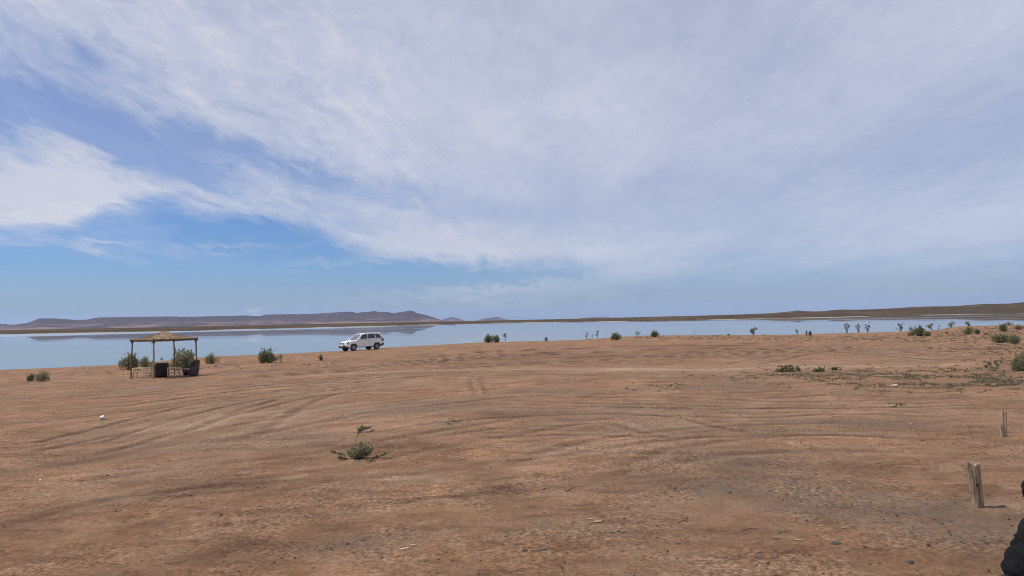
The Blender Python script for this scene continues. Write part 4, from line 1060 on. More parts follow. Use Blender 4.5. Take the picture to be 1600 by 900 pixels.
    for side in (1, -1):
        for (a0, a1, a2, a3, zt) in ((.42, 1.45, 1.42, .30, .86), (1.52, 2.48, 2.46, 1.50, .86), (2.58, 3.62, 3.52, 2.55, .84)):
            bm = bmesh.new(); rows = []
            for fz in np.linspace(.10, zt, 7):
                f = (fz - .10) / (zt - .10)
                s0 = a0 + (a3 - a0) * f; s1 = a1 + (a2 - a1) * f
                rows.append([bm.verts.new(sidept(s0 + (s1 - s0) * q, fz, side)) for q in np.linspace(0, 1, 5)])
            for i in range(6):
                for k in range(4): bm.faces.new((rows[i][k], rows[i][k + 1], rows[i + 1][k + 1], rows[i + 1][k]))
            obj('window', bm, GLASS, root, smooth=True)
    for (b, t_, sg, nm, mt) in ((base[0], topp[0], 1, 'windscreen', GLASSL), (base[-1], topp[-1], -1, 'rear_window', GLASS)):
        bm = bmesh.new(); rows = []
        for f in np.linspace(.10 if sg > 0 else .25, .93, 6):
            wd = (bw + (tw - bw) * f) - .09
            rows.append([bm.verts.new((b[0] + (t_[0] - b[0]) * f + sg * (.012 + .07 * (1 - abs(q * wd) / .83)), q * wd, b[1] + (t_[1] - b[1]) * f + .006)) for q in np.linspace(-1, 1, 9)])
        for i in range(5):
            for k in range(8): bm.faces.new((rows[i][k], rows[i][k + 1], rows[i + 1][k + 1], rows[i + 1][k]))
        obj(nm, bm, mt, root, smooth=True)
    # wheels
    for wx_ in (1.45, -1.35):
        for sd in (1, -1):
            w_ = bpy.data.objects.new('wheel', None); COL.objects.link(w_); w_.parent = root; w_.location = (wx_, sd * .77, .365); w_.empty_display_size = .1
            bm = bmesh.new(); pr = [(.215, -.11), (.30, -.125), (.345, -.115), (.365, -.08), (.368, 0), (.365, .08), (.345, .115), (.30, .125), (.215, .11)]
            rg = []
            for k in range(32):
                a = 2 * PI * k / 32; rg.append([bm.verts.new((math.cos(a) * r_, yy, math.sin(a) * r_)) for r_, yy in pr])
            for k in range(32):
                for j in range(len(pr) - 1): bm.faces.new((rg[k][j], rg[k][j + 1], rg[(k + 1) % 32][j + 1], rg[(k + 1) % 32][j]))
            obj('tyre', bm, RUB, w_, smooth=True)
            bm = bmesh.new()
            bmesh.ops.create_cone(bm, segments=24, radius1=.07, radius2=.06, depth=.05, cap_ends=True, matrix=Matrix.Translation((0, sd * .085, 0)) @ Matrix.Rotation(R(90), 4, 'X'))
            tube(bm, [(math.cos(a) * .212, sd * .095, math.sin(a) * .212) for a in np.linspace(0, 2 * PI, 25)], .016, 6, cap=False)
            for k in range(6):
                a = 2 * PI * k / 6 + .2; rt = Matrix.Rotation(-a, 3, 'Y')
                box(bm, rt @ Vector((.13, sd * .085, 0)), (.17, .03, .062), rt)
            obj('rim', bm, RIM, w_)
            bm = bmesh.new(); bmesh.ops.create_cone(bm, segments=24, radius1=.21, radius2=.21, depth=.03, cap_ends=True, matrix=Matrix.Translation((0, sd * .03, 0)) @ Matrix.Rotation(R(90), 4, 'X'))
            obj('brake_disc', bm, PLAST, w_)
            # swollen wheel arch
            bm = bmesh.new()
            tube(bm, [(wx_ + math.cos(a) * .47, sd * .895, .37 + math.sin(a) * .47) for a in np.linspace(R(-2), R(182), 18)], .036, 8)
            obj('arch_flare', bm, PAINT, root, smooth=True)
    bm = bmesh.new()
    box(bm, (0.05, 0, .50), (3.9, 1.15, .26), bev=.04)
    tube(bm, [(1.45, -.72, .365), (1.45, .72, .365)], .05, 8); tube(bm, [(-1.35, -.72, .365), (-1.35, .72, .365)], .07, 8)
    obj('underbody', bm, PLAST, root)
    for sd in (1, -1):
        bm = bmesh.new(); box(bm, (.05, sd * .93, .36), (1.75, .14, .05), bev=.015); obj('side_step', bm, PLAST, root)
        bm = bmesh.new(); box(bm, (2.03, sd * .70, .885), (.30, .30, .13), Euler((0, R(24), -sd * R(28))).to_matrix(), .04); obj('headlight', bm, LAMP, root, smooth=True)
        bm = bmesh.new(); bmesh.ops.create_uvsphere(bm, u_segments=14, v_segments=8, radius=.075, matrix=Matrix.Translation((2.17, sd * .63, .555)) @ Matrix.Diagonal((.5, 1.1, .8, 1))); obj('fog_lamp', bm, LAMP, root, smooth=True)
        bm = bmesh.new(); box(bm, (-2.13, sd * .80, 1.0), (.22, .16, .34), Euler((0, 0, sd * R(20))).to_matrix(), .03); obj('tail_light', bm, REDL, root, smooth=True)
        bm = bmesh.new(); box(bm, (.86, sd * 1.0, 1.20), (.13, .20, .15), bev=.04); box(bm, (.86, sd * .87, 1.15), (.06, .12, .04)); obj('side_mirror', bm, PAINT, root, smooth=True)
        for hx in (.02, -.98):
            bm = bmesh.new(); box(bm, (hx, sd * .912, 1.0), (.16, .03, .035), bev=.01); obj('door_handle', bm, CHR, root)
        bm = bmesh.new(); tube(bm, [(-.02, sd * .60, 1.765), (-.1, sd * .60, 1.815), (-1.6, sd * .60, 1.815), (-1.7, sd * .60, 1.765)], .016, 6); obj('roof_rail', bm, CHR, root, smooth=True)
        for xx in (.92, -.42):
            bm = bmesh.new(); box(bm, (xx, sd * .9015, .76), (.012, .004, .62)); obj('door_gap', bm, PLAST, root)
        bm = bmesh.new(); box(bm, (-1.96, sd * .80, .47), (.42, .20, .20), Euler((0, R(14), 0)).to_matrix(), .03); obj('rear_bumper_corner', bm, PLAST, root)
    bm = bmesh.new(); box(bm, (2.255, 0, .80), (.07, .74, .15), Euler((0, R(14), 0)).to_matrix(), .02); obj('grille', bm, PLAST, root)
    bm = bmesh.new(); box(bm, (2.31, 0, .84), (.02, .72, .02)); box(bm, (2.325, 0, .785), (.02, .72, .02)); obj('grille_bar', bm, CHR, root)
    bm = bmesh.new(); box(bm, (2.305, 0, .54), (.10, 1.10, .17), bev=.02); obj('lower_grille', bm, PLAST, root)
    bm = bmesh.new(); box(bm, (2.22, 0, .41), (.22, 1.35, .09), bev=.02); obj('skid_plate', bm, PLAST, root)
    bm = bmesh.new(); box(bm, (2.365, 0, .60), (.015, .50, .11)); obj('number_plate', bm, PLT, root)
    bm = bmesh.new(); box(bm, (-2.28, 0, .56), (.16, 1.40, .20), bev=.03); obj('rear_bumper', bm, PLAST, root)
    bm = bmesh.new(); box(bm, (-2.02, 0, 1.745), (.26, 1.10, .035), bev=.012); obj('roof_spoiler', bm, PAINT, root)
car()

# ------------------------------------------------------------------ wooden stakes
m, t = mat('split_stake_wood')
P_ = t.n('ShaderNodeTexCoord').outputs['Object']
gr = t.noise(t.n('ShaderNodeMapping', ins={'Vector': P_, 'Scale': (1, 1, .07)}).outputs[0], 48, 6, .65)
c = t.mixc(t.smooth(gr, .36, .64), rgb(.16, .115, .078), rgb(.46, .36, .25))
c = t.mixc(t.m('MULTIPLY', t.smooth(t.noise(P_, 9, 4, .6), .5, .7), .6), c, rgb(.20, .16, .12))
bp = t.n('ShaderNodeBump', ins={'Strength': 1.0, 'Distance': .012, 'Height': gr})
p = t.n('ShaderNodeBsdfPrincipled', ins={'Base Color': c, 'Roughness': .9, 'Specular IOR Level': .2, 'Normal': bp.outputs[0]})
t.nt.links.new(p.outputs[0], t.n('ShaderNodeOutputMaterial').inputs[0]); STAKE = m
KNOT = simple('dark_knot', (.035, .024, .018), None, rough=.9)
STAKER = simple('reddish_stake_wood', (.28, .18, .12), (.48, .35, .24), 30, .9, bump=.8, bscale=60, stretch=(1, 1, .1))
def stake_mesh(pts, rx, ry, seed, mt, root, name):
    """an irregular split pole: cross-section with grooves, ragged cut top"""
    n = 28; rows = []; bm = bmesh.new(); rnd = random.Random(seed)
    gro = [1 - .16 * (rnd.random() ** 2) - .22 * math.exp(-((k - n * .30) / 1.0) ** 2) - .14 * math.exp(-((k - n * .72) / 1.2) ** 2) for k in range(n)]
    for i, p_ in enumerate(pts):
        f = i / (len(pts) - 1); row = []
        for k in range(n):
            a = 2 * PI * k / n; q = gro[k] * (1 + .05 * math.sin(f * 7 + k) * .5 + rnd.uniform(-.02, .02))
            z_ = p_[2] + (rnd.uniform(-.035, .012) if i == len(pts) - 1 else 0)
            row.append(bm.verts.new((p_[0] + math.cos(a) * rx[i] * q, p_[1] + math.sin(a) * ry[i] * q, z_)))
        rows.append(row)
    for i in range(len(rows) - 1):
        for k in range(n): bm.faces.new((rows[i][k], rows[i][(k + 1) % n], rows[i + 1][(k + 1) % n], rows[i + 1][k]))
    tc = bm.verts.new((pts[-1][0], pts[-1][1], pts[-1][2] - .004))
    for k in range(n): bm.faces.new((rows[-1][k], rows[-1][(k + 1) % n], tc))
    return obj(name, bm, mt, root, smooth=False)
p0 = hit(1530, 793); u = unit(p0); print('stake unit', u, p0)
root = thing('wooden_stake', 'thick split wooden stake with a dark knot, leaning left in the near dirt', 'stake', (p0.x, p0.y, hz(p0.x, p0.y)))
H_ = 70 * u
pts = [(-.0 * u - 6.5 * u * f + rx_, 0, -.08 + (H_ + .08) * f) for f, rx_ in zip(np.linspace(0, 1, 12), [0, .001, -.002, .001, .002, 0, -.002, .001, 0, .002, -.001, 0])]
stake_mesh(pts, list(np.linspace(8.2, 9.6, 12) * u), list(np.linspace(7, 9, 12) * u), 4, STAKE, root, 'post')
bm = bmesh.new(); bmesh.ops.create_icosphere(bm, subdivisions=2, radius=1, matrix=Matrix.Translation((-6.0 * u, -8.0 * u, 37 * u)) @ Matrix.Diagonal((2.0 * u, 1.2 * u, 3.0 * u, 1))); obj('knot', bm, KNOT, root, smooth=True)
p0 = hit(1568.5, 682); u = unit(p0)
root = thing('wooden_stake', 'thinner reddish stake with a side stub, further off near the right edge', 'stake', (p0.x, p0.y, hz(p0.x, p0.y)))
stake_mesh([(1.0 * u * f, 0, -.08 + (40 * u + .08) * f) for f in np.linspace(0, 1, 9)], list(np.linspace(4.6, 4.6, 9) * u), list(np.linspace(4.3, 4.3, 9) * u), 8, STAKER, root, 'post')
stake_mesh([(-4.5 * u - 1.0 * u * f, -2.5 * u, -.05 + (20 * u + .05) * f) for f in np.linspace(0, 1, 6)], list(np.linspace(2.2, 2.0, 6) * u), list(np.linspace(2.2, 2.0, 6) * u), 9, STAKER, root, 'side_stub')

# ------------------------------------------------------------------ litter, stones
def pebble_bm(size, seed, flat=.6, sub=2):
    bm = bmesh.new(); rnd = random.Random(seed)
    bmesh.ops.create_icosphere(bm, subdivisions=sub, radius=.5)
    off = rnd.uniform(0, 99)
    for v in bm.verts:
        c_ = v.co * 3
        k = 1 + .28 * float(fbm(np.array([c_.x + off]), np.array([c_.y + c_.z * .7 + off]), 2, seed)[0]) + rnd.uniform(-.05, .05)
        v.co = Vector((v.co.x * size * k, v.co.y * size * .75 * k, max(v.co.z, -.3) * size * flat * k))
    return bm
STONE = simple('dark_stone', (.045, .037, .033), (.11, .085, .068), 25, .85, bump=.4)
STONEP = simple('pale_stone', (.45, .38, .30), (.58, .50, .42), 20, .85)
CLOD = simple('brown_clod', (.13, .08, .055), (.22, .14, .095), 25, .95, bump=.5)
WHT = simple('white_plastic', (.78, .78, .78), None, rough=.45)
CHIPM = simple('fresh_wood_chip', (.62, .47, .29), (.70, .56, .37), 30, .7)
BARKM = simple('curled_bark', (.20, .13, .09), (.34, .25, .18), 30, .85)
YEL = simple('yellowed_leaf', (.50, .38, .17), (.60, .48, .26), 30, .7)
def lay(bm, name, cat, label, px, py, mt, rz=0.0, group=None, lift=0.0, smooth=True):
    p = hit(px, py); o = obj(name, bm, mt, None, smooth=smooth, loc=(p.x, p.y, hz(p.x, p.y) + lift))
    o.rotation_euler = (0, 0, rz); return tag(o, label, cat, group)
p0 = hit(159, 655)
root = thing('plastic_cup', 'crumpled white cup lying on the open dirt at the left', 'litter', (p0.x, p0.y, hz(p0.x, p0.y) + .045), R(20))
root.scale = (.72, .72, .72)
bm = bmesh.new(); rg = tube(bm, [(-.06, 0, .0), (-.02, .006, .005), (.03, -.004, .0), (.07, 0, .008)], [.040, .052, .058, .066], 16, cap=False, wob=.10, rnd=random.Random(2)); bm.faces.new(rg[0]); obj('cup_wall', bm, WHT, root, smooth=True)
bm = bmesh.new(); tube(bm, [(.072, math.cos(a) * .066, .008 + math.sin(a) * .066) for a in np.linspace(0, 2 * PI, 20)], .005, 5, cap=False); obj('cup_rim', bm, WHT, root, smooth=True)
lay(pebble_bm(.035, 3), 'white_scrap', 'litter', 'tiny white scrap on the dirt at the far left below the cup', 63, 750, WHT)
lay(pebble_bm(.22, 4, .45), 'pale_stone', 'stone', 'pale stone among the low scrub on the right', 1398, 603, STONEP)
lay(pebble_bm(.045, 5, .45), 'pale_stone', 'stone', 'small pale stone on the grey strip right of centre', 1423, 662, STONEP)
def chip(L_, w_, th_, bend=0.0, taper=.5):
    bm = bmesh.new(); n_ = 7; rows = []
    for i in range(n_):
        f = i / (n_ - 1) - .5; wd = w_ * (1 - taper * abs(f) * 2 * .9); zz_ = bend * (f * 2) ** 2 + .006; yo = bend * math.sin(f * 5) * .6
        rows.append([bm.verts.new((f * L_, yo - wd / 2, zz_)), bm.verts.new((f * L_, yo + wd / 2, zz_)), bm.verts.new((f * L_, yo + wd / 2, zz_ + th_)), bm.verts.new((f * L_, yo - wd / 2, zz_ + th_))])
    for i in range(n_ - 1):
        for k in range(4): bm.faces.new((rows[i][k], rows[i][(k + 1) % 4], rows[i + 1][(k + 1) % 4], rows[i + 1][k]))
    bm.faces.new(rows[0]); bm.faces.new(rows[-1][::-1]); return bm
lay(chip(.078, .022, .006), 'wood_chip', 'wood chip', 'pale yellow wood chip, right one of the pair in the centre foreground', 934, 816, CHIPM, R(3))
lay(chip(.045, .014, .005), 'wood_chip', 'wood chip', 'smaller wood chip, left one of the pair in the centre foreground', 922, 811.5, CHIPM, R(-12))
lay(chip(.085, .022, .008), 'wood_chip', 'wood chip', 'long pale wood chip, lower one of the pair left of centre', 632, 859, CHIPM, R(32))
lay(chip(.050, .014, .006), 'wood_chip', 'wood chip', 'short pale wood chip, upper one of the pair left of centre', 646, 852.5, CHIPM, R(6))
lay(chip(.075, .014, .004, .012, .7), 'yellow_leaf', 'leaf', 'curled yellow leaf on the dirt in the right foreground', 1248, 845, YEL, R(-38))
lay(chip(.095, .020, .004, .016, .6), 'curled_bark', 'bark', 'curled brown bark strip left of the yellow leaf', 1212, 842, BARKM, R(-15))
lay(chip(.060, .012, .004, .0, .4), 'wood_sliver', 'wood chip', 'thin pale sliver on the grey grit right of the yellow leaf', 1320, 825, CHIPM, R(0))
lay(chip(.035, .012, .003, .0, .4), 'wood_sliver', 'wood chip', 'very small pale sliver above the yellow leaf', 1284, 822, CHIPM, R(10))
lay(chip(.10, .018, .006, .012, .6), 'fallen_branch_piece', 'wood chip', 'brown wood piece lying behind the near stake', 1433, 776, BARKM, R(-30))
for lb, a, b in (('thin dark twig on the dirt left of the curled bark strip', (1157, 830), (1184, 827)), ('dark twig lying slantwise near the centre of the foreground', (884, 769), (900, 762)), ('short dark twig right of the centre foreground stones', (1058, 818), (1076, 814)),
                 ('forked dark twig just above the curled bark strip', (1215, 834), (1236, 831))):
    pa, pb = hit(*a), hit(*b); mid = (pa + pb) / 2; mid.z = hz(mid.x, mid.y)
    bm = bmesh.new(); tube(bm, [pa - mid + Vector((0, 0, .006)), Vector((0, .01, .014)), pb - mid + Vector((0, 0, .01))], [.004, .005, .003], 6)
    if 'forked' in lb: tube(bm, [Vector((0, .01, .014)), (pb - mid) * .6 + Vector((0, .05, .012))], [.004, .002], 5)
    tag(obj('twig', bm, TWIG, loc=mid), lb, 'twig')
lay(pebble_bm(.055, 21, .7), 'dark_stone', 'stone', 'black curved stone at the bottom centre of the dirt', 820, 861, STONE, R(20))
lay(pebble_bm(.075, 22, .35), 'grey_stone', 'stone', 'flat grey stone at the bottom right of the black curved stone', 848, 858, simple('grey_stone_m', (.10, .085, .075), (.17, .145, .125), 25, .85), R(40))
lay(pebble_bm(.060, 23, .6), 'brown_clod', 'clod', 'brown dry clod beside the short dark twig right of centre', 1070, 810, CLOD)
lay(pebble_bm(.032, 24, .8), 'brown_clod', 'clod', 'smaller dark clod just above the brown one right of centre', 1067, 802, CLOD)
lay(pebble_bm(.070, 25, .6), 'dark_stone', 'stone', 'rounded dark stone near the bottom right corner', 1422, 879, STONE, R(60))
lay(pebble_bm(.085, 26, .35), 'dark_stone', 'stone', 'dark flat stone right of the yellow leaf, left of the corner stone', 1306, 849, STONE, R(10))
lay(pebble_bm(.060, 27, .6), 'dark_stone', 'stone', 'dark stone alone on the dirt right of centre, below the tracks', 1140, 770, STONE)
lay(pebble_bm(.060, 28, .6), 'dark_stone', 'stone', 'dark stone at the foot of the near stake', 1542, 794, STONE)
rnd = random.Random(12)
spots = [(543, 850, 8), (567, 844, 9), (597, 872, 9), (571, 872, 6), (662, 875, 6), (670, 895, 8), (717, 828, 6), (980, 794, 6), (1020, 792, 6), (1007, 819, 5), (1029, 835, 6), (1059, 850, 7), (966, 830, 8), (1031, 864, 5), (1043, 862, 5), (1058, 873, 5), (937, 870, 4),
         (942, 878, 4), (985, 884, 5), (850, 765, 6), (943, 782, 5), (1402, 817, 6), (1440, 817, 6), (1430, 742, 8), (1447, 788, 8), (1485, 815, 7), (1491, 822, 8), (1273, 888, 7), (1270, 817, 5), (1360, 786, 7), (1331, 790, 6), (1150, 755, 5), (298, 774, 5), (345, 804, 6), (181, 799, 6),
         (490, 888, 7), (455, 848, 5), (440, 873, 6), (518, 858, 6), (625, 820, 5), (755, 850, 5), (790, 838, 5), (880, 900 - 6, 6), (1187, 848, 4), (1211, 862, 4), (1240, 872, 4), (1100, 838, 5), (1196, 800, 4), (1350, 855, 5), (1371, 838, 5)]
st0 = None
protos = []
for i in range(5):
    o = obj('small_stone', pebble_bm(1.0, 40 + i, .6, 2), STONE, None, smooth=False); protos.append(o)
for i, (px, py, s) in enumerate(spots):
    src = protos[i % 5]; o = src if i < 5 else src.copy()
    if i >= 5: COL.objects.link(o)
    p = hit(px, py); u = unit(p); s_ = s * u * rnd.uniform(.75, 1.0)
    o.location = (p.x, p.y, hz(p.x, p.y) + .002); o.scale = (s_, s_, s_ * rnd.uniform(.7, 1.0)); o.rotation_euler = (0, 0, rnd.uniform(0, 6.2))
    tag(o, 'small dark stone lying among the grit of the near dirt', 'stone', 'small dark stones in the foreground')
# gravel: grit nobody could count
rng = np.random.default_rng(4)
n = 9000
q = rng.uniform(0, 1, n); r_g = 4.3 * (30 / 4.3) ** (q ** .8); a_g = rng.uniform(-.68, .68, n)
x = np.sin(a_g) * r_g; y = np.cos(a_g) * r_g
gmask = fbm(x / 1.6, y / 1.6, 4, 95) + .25 * (x > -.5)
k = gmask > .06 + .12 * rng.random(n); x, y, r_g = x[k], y[k], r_g[k]; n = len(x)
z = height(x, y)
ico = bmesh.new(); bmesh.ops.create_icosphere(ico, subdivisions=1, radius=.5); iv = np.array([v.co[:] for v in ico.verts]); ifc = np.array([[v.index for v in f.verts] for f in ico.faces]); ico.free()
sz = (.006 + .018 * rng.random(n) ** 4) * (1 + .05 * (r_g - 4)) 
V = iv[None] * (1 + rng.uniform(-.25, .25, (n, len(iv), 1))) * sz[:, None, None] * rng.uniform(.6, 1.3, (n, 1, 3)) * [1, 1, .7]
V = V + np.stack([x, y, z + sz * .12], 1)[:, None, :]
F = (ifc[None] + (np.arange(n) * len(iv))[:, None, None]).reshape(-1, 3)
m, t = mat('gravel_grit')
rp_ = t.n('ShaderNodeNewGeometry').outputs['Random Per Island']
c = t.mixc(t.smooth(rp_, .55, .95), rgb(.085, .058, .044), rgb(.22, .145, .10))
c = t.mixc(t.m('GREATER_THAN', rp_, .97), c, rgb(.45, .36, .27))
p = t.n('ShaderNodeBsdfPrincipled', ins={'Base Color': c, 'Roughness': .9}); t.nt.links.new(p.outputs[0], t.n('ShaderNodeOutputMaterial').inputs[0])
tag(mesh_np('gravel', V.reshape(-1, 3), F, m), 'loose grit and crumbs of earth', 'gravel', kind='stuff')

# dark rock islet near the far shore and scrub clump on the right hand hill
dd = ray(877, 503.6); q = -EYE / dd[2] * .93; pp = Vector(dd) * q
bm = pebble_bm(1, 61, .45, 3); bmesh.ops.scale(bm, vec=(2.6, 1.6, 1.5), verts=bm.verts)
tag(obj('rock_islet', bm, simple('islet_rock', (.06, .06, .06), (.11, .11, .11), 3, .9), loc=(pp.x, pp.y, 0)), 'small dark rock standing out of the water near the far shore', 'rock')
aH = azel(1246, 486)[0]; rH = float(np.interp(aH, fa, fr_)) * 1.93; 
root = thing('hilltop_scrub', 'dark scrub clump on top of the pointed hill to the right', 'shrub', (math.sin(aH) * rH, math.cos(aH) * rH, rH / FPX * 6.2))
rng = np.random.default_rng(3)
C, N_ = lobes_points([(-3.5, 0, .8, 2.5, 2, 1.2), (0, 0, 1.4, 2.8, 2, 1.7), (3.5, 0, .8, 3, 2, 1.3), (7, 0, .3, 2.5, 2, .9)], 700, rng, .3)
V, F = leaf_quads(C, N_, rng, .7, .6); mesh_np('foliage', V, F, LEAFD, root)
bm = bmesh.new()
for xx in (-3.5, 0, 3.5, 6.5): tube(bm, [(xx, 0, -1.5), (xx, 0, 1)], .2, 5)
obj('stem', bm, TWIG, root)

# ------------------------------------------------------------------ person sitting at the right edge
SKIN = simple('skin', (.36, .21, .15), (.40, .25, .18), 20, .55)
BLKC = simple('black_cotton_cloth', (.0035, .004, .006), (.008, .009, .012), 14, .9, bump=.5, bscale=26, spec=.25, stretch=(1, 1, 1.6))
SHOE = simple('black_shoe', (.012, .012, .013), None, rough=.5)
HAIR = simple('dark_hair', (.012, .009, .007), None, rough=.6)
def skin_body(name, nodes, edges, mt, root, sub=2, fold=0.0, seed=0, rootv=0):
    """nodes: name -> (x, y, z, radius or (rx, ry)); one continuous grown surface"""
    ks = list(nodes); me = bpy.data.meshes.new(name)
    me.from_pydata([nodes[k][:3] for k in ks], [(ks.index(a), ks.index(b)) for a, b in edges], [])
    o = bpy.data.objects.new(name, me); COL.objects.link(o)
    sk_ = o.modifiers.new('skin', 'SKIN'); sk_.use_smooth_shade = True
    for i, k in enumerate(ks):
        r_ = nodes[k][3]; me.skin_vertices[0].data[i].radius = (r_, r_) if not isinstance(r_, tuple) else r_
        me.skin_vertices[0].data[i].use_root = (i == rootv)
    s_ = o.modifiers.new('sub', 'SUBSURF'); s_.levels = sub; s_.render_levels = sub
    dg = bpy.context.evaluated_depsgraph_get(); dg.update()
    ev = o.evaluated_get(dg); nm = bpy.data.meshes.new_from_object(ev)
    o.modifiers.clear(); o.data = nm; bpy.data.meshes.remove(me)
    if fold:
        n_ = len(nm.vertices); co = np.empty(n_ * 3); nm.vertices.foreach_get('co', co); co = co.reshape(-1, 3)
        no = np.empty(n_ * 3); nm.vertices.foreach_get('normal', no); no = no.reshape(-1, 3)
        q_ = co[:, 2] * 7 + co[:, 0] * 5 + 1.2 * fbm(co[:, 0] * 4, co[:, 1] * 4 + co[:, 2] * 3, 2, seed + 1)
        f_ = np.abs(fbm(q_, co[:, 1] * 4 + co[:, 0] * 3 - co[:, 2] * 3, 3, seed, .45))
        co += no * ((.20 - f_) * fold * 1.1)[:, None]
        nm.vertices.foreach_set('co', co.ravel()); nm.update()
    nm.materials.clear(); nm.materials.append(mt)
    for p_ in nm.polygons: p_.use_smooth = True
    o.parent = root
    return o
pz_ = hz(4.2, 5.5)
def proj(x, y, z):
    q = CM.inverted() @ Vector((x, y, z)); return (800 - FPX * q.x / q.z, 450 + FPX * q.y / q.z)
for q_ in ((-.43, -.22, .53), (-.54, -.25, .34), (-.72, -.28, .05), (-.18, .40, .55)): print('person', proj(4.25 + q_[0], 5.45 + q_[1], pz_ + q_[2]))
root = thing('person', 'person in loose black trousers sitting at the right edge of the view', 'person', (4.25, 5.45, pz_))
# local frame: looks towards -x
body = {'pel': (.05, 0, .52, (.15, .12)), 'ab': (.08, 0, .68, (.145, .11)), 'ch': (.07, 0, .88, (.165, .115)), 'nk0': (.05, 0, 1.02, .085), 'nk': (.02, 0, 1.10, .055), 'hd0': (-.02, 0, 1.17, .075), 'hd': (-.03, 0, 1.25, .098), 'hd1': (-.02, 0, 1.33, .07),
        'shL': (.06, -.17, .98, .06), 'elL': (-.06, -.25, .72, .042), 'wrL': (-.20, -.20, .66, .03), 'paL': (-.28, -.19, .645, (.042, .022)),
        'shR': (.06, .17, .98, .06), 'elR': (.10, .28, .74, .042), 'wrR': (-.02, .36, .64, .03), 'paR': (-.06, .40, .63, (.042, .022)),
        'hipL': (.02, -.11, .50, .095), 'knL': (-.43, -.22, .53, .062), 'cfL': (-.64, -.25, .33, .052), 'anL': (-.80, -.28, .10, .038), 'toL': (-.88, -.29, .045, .022),
        'hipR': (.02, .11, .50, .095), 'knR': (-.22, .40, .56, .062), 'cfR': (-.13, .42, .32, .052), 'anR': (-.08, .43, .09, .038), 'toR': (-.16, .44, .045, .022)}
be = [('pel', 'ab'), ('ab', 'ch'), ('ch', 'nk0'), ('nk0', 'nk'), ('nk', 'hd0'), ('hd0', 'hd'), ('hd', 'hd1'), ('ch', 'shL'), ('shL', 'elL'), ('elL', 'wrL'), ('wrL', 'paL'), ('ch', 'shR'), ('shR', 'elR'), ('elR', 'wrR'), ('wrR', 'paR'),
      ('pel', 'hipL'), ('hipL', 'knL'), ('knL', 'cfL'), ('cfL', 'anL'), ('anL', 'toL'), ('pel', 'hipR'), ('hipR', 'knR'), ('knR', 'cfR'), ('cfR', 'anR'), ('anR', 'toR')]
for s_, S_n in ((-1, 'L'), (1, 'R')):
    pa = Vector(body['pa' + S_n][:3]); wr = Vector(body['wr' + S_n][:3]); dv = (pa - wr).normalized(); sd = dv.cross(Vector((0, 0, 1))).normalized()
    for k, (off, ln) in enumerate(((-.030, .062), (-.010, .072), (.010, .068), (.029, .052))):
        a = pa + dv * .03 + sd * off; b = a + dv * ln * .5 - Vector((0, 0, .008)); c_ = b + dv * ln * .4 - Vector((0, 0, .028))
        for nm_, q, r_ in (('a', a, .010), ('b', b, .009), ('c', c_, .0075)): body[f'f{k}{nm_}{S_n}'] = (q.x, q.y, q.z, r_)
        be += [('pa' + S_n, f'f{k}a{S_n}'), (f'f{k}a{S_n}', f'f{k}b{S_n}'), (f'f{k}b{S_n}', f'f{k}c{S_n}')]
    a = pa - dv * .02 + sd * .04 * (-s_); b = a + dv * .035 + sd * .02 * (-s_)
    body['t' + S_n] = (a.x, a.y, a.z, .011); body['u' + S_n] = (b.x, b.y, b.z - .012, .009)
    be += [('pa' + S_n, 't' + S_n), ('t' + S_n, 'u' + S_n)]
bo = skin_body('body', body, be, SKIN, root)
tr = {'w': (.06, 0, .60, (.165, .135)), 'pel': (.05, 0, .52, (.185, .15)),
      'hL': (-.02, -.12, .51, .125), 'tL': (-.24, -.17, .53, .112), 'kL': (-.47, -.22, .51, .098), 'sL': (-.63, -.245, .39, .100), 'cL': (-.705, -.26, .26, .110), 'bL': (-.785, -.275, .14, .108), 'aL': (-.815, -.28, .05, .100),
      'hR': (-.01, .13, .51, .125), 'tR': (-.10, .26, .54, .11), 'kR': (-.225, .40, .565, .098), 'sR': (-.15, .41, .42, .085), 'cR': (-.12, .42, .28, .088), 'bR': (-.09, .43, .12, .082), 'aR': (-.08, .43, .06, .07)}
skin_body('trousers', tr, [('w', 'pel'), ('pel', 'hL'), ('hL', 'tL'), ('tL', 'kL'), ('kL', 'sL'), ('sL', 'cL'), ('cL', 'bL'), ('bL', 'aL'), ('pel', 'hR'), ('hR', 'tR'), ('tR', 'kR'), ('kR', 'sR'), ('sR', 'cR'), ('cR', 'bR'), ('bR', 'aR')], BLKC, root, 3, .085, 7, rootv=1)
jk = {'w': (.06, 0, .57, (.175, .14)), 'ab': (.08, 0, .70, (.17, .135)), 'ch': (.07, 0, .90, (.19, .14)), 'nk': (.045, 0, 1.03, .085),
      'sL': (.06, -.18, .98, .08), 'eL': (-.06, -.255, .72, .062), 'wL': (-.18, -.205, .665, .045), 'sR': (.06, .18, .98, .08), 'eR': (.10, .285, .74, .062), 'wR': (-.01, .345, .65, .045)}
skin_body('jacket', jk, [('w', 'ab'), ('ab', 'ch'), ('ch', 'nk'), ('ch', 'sL'), ('sL', 'eL'), ('eL', 'wL'), ('ch', 'sR'), ('sR', 'eR'), ('eR', 'wR')], BLKC, root, 3, .04, 17, rootv=1)
for nm_, (ax, ay), (tx, ty) in (('L', (-.79, -.28), (-1.03, -.31)), ('R', (-.05, .43), (-.28, .455))):
    sh = {'h': (ax + .05, ay, .05, .062), 'm': ((ax + tx) / 2, (ay + ty) / 2, .05, (.062, .058)), 't': (tx + .03, ty, .035, (.055, .042))}
    skin_body('shoe', sh, [('h', 'm'), ('m', 't')], SHOE, root)
bm = bmesh.new(); bmesh.ops.create_uvsphere(bm, u_segments=20, v_segments=14, radius=1, matrix=Matrix.Translation((.0, 0, 1.285)) @ Matrix.Diagonal((.118, .108, .112, 1)))
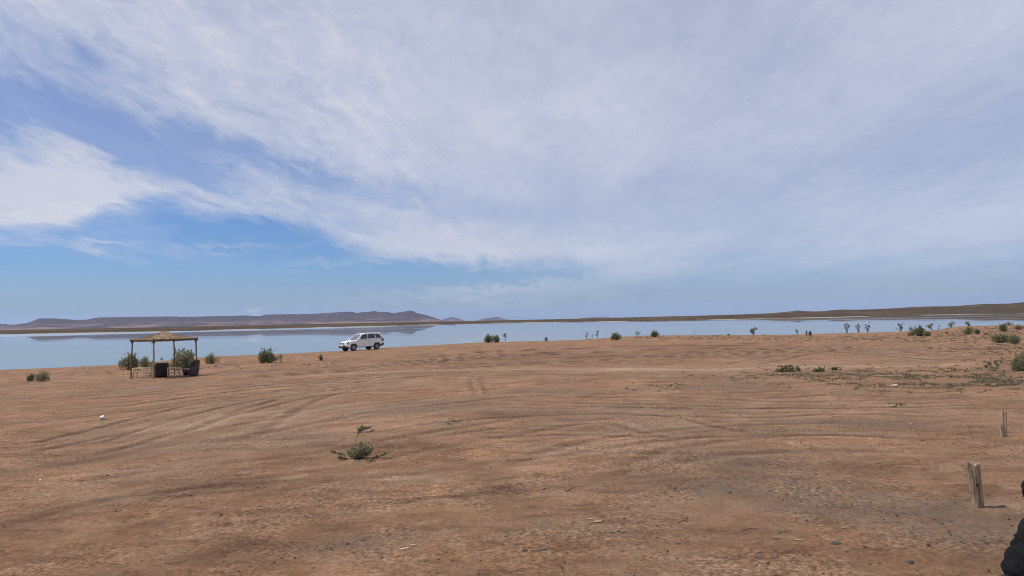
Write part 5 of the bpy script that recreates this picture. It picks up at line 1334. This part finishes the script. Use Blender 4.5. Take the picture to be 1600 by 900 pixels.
for v in list(bm.verts):
    if v.co.x < -.055 and v.co.z < 1.32: v.co.x = -.055
    if v.co.z < 1.19: v.co.z = 1.19
obj('hair', bm, HAIR, root, smooth=True)
for s_ in (-1, 1):
    bm = bmesh.new(); bmesh.ops.create_uvsphere(bm, u_segments=10, v_segments=8, radius=.012, matrix=Matrix.Translation((-.118, s_ * .034, 1.255))); obj('eye', bm, WHT, root, smooth=True)
    bm = bmesh.new(); bmesh.ops.create_uvsphere(bm, u_segments=10, v_segments=8, radius=1, matrix=Matrix.Translation((-.02, s_ * .098, 1.235)) @ Matrix.Diagonal((.018, .010, .030, 1))); obj('ear', bm, SKIN, root, smooth=True)
bm = bmesh.new(); tube(bm, [(-.115, 0, 1.262), (-.142, 0, 1.225), (-.12, 0, 1.212)], [.009, .016, .008], 8); obj('nose', bm, SKIN, root, smooth=True)
bm = bmesh.new(); tube(bm, [(-.108, -.024, 1.186), (-.118, 0, 1.188), (-.108, .024, 1.186)], [.004, .007, .004], 6); obj('mouth', bm, simple('lip', (.26, .10, .08), None, rough=.5), root, smooth=True)
st = thing('wooden_stool', 'plain wooden stool under the person at the right edge', 'stool', (4.32, 5.45, pz_))
bm = bmesh.new(); box(bm, (0, 0, .375), (.36, .36, .04), bev=.01); obj('seat', bm, POSTL, st)
for sx_ in (-.14, .14):
    for sy_ in (-.14, .14):
        bm = bmesh.new(); tube(bm, [(sx_ * 1.15, sy_ * 1.15, -.03), (sx_, sy_, .36)], .018, 8); obj('leg', bm, POSTL, st)
# ------------------------------------------------------------------ haze: one even volume of air round everything
bm = bmesh.new()
box(bm, (0, 10200, 158), (44000, 24500, 330))
m, t = mat('haze_air')
v = t.n('ShaderNodeVolumePrincipled', ins={'Color': rgb(.55, .70, 1.0), 'Density': 3.8e-5, 'Anisotropy': .2})
t.nt.links.new(v.outputs[0], t.n('ShaderNodeOutputMaterial').inputs['Volume'])
haze = obj('haze', bm, m); tag(haze, 'thin blue desert haze', 'haze', kind='stuff')
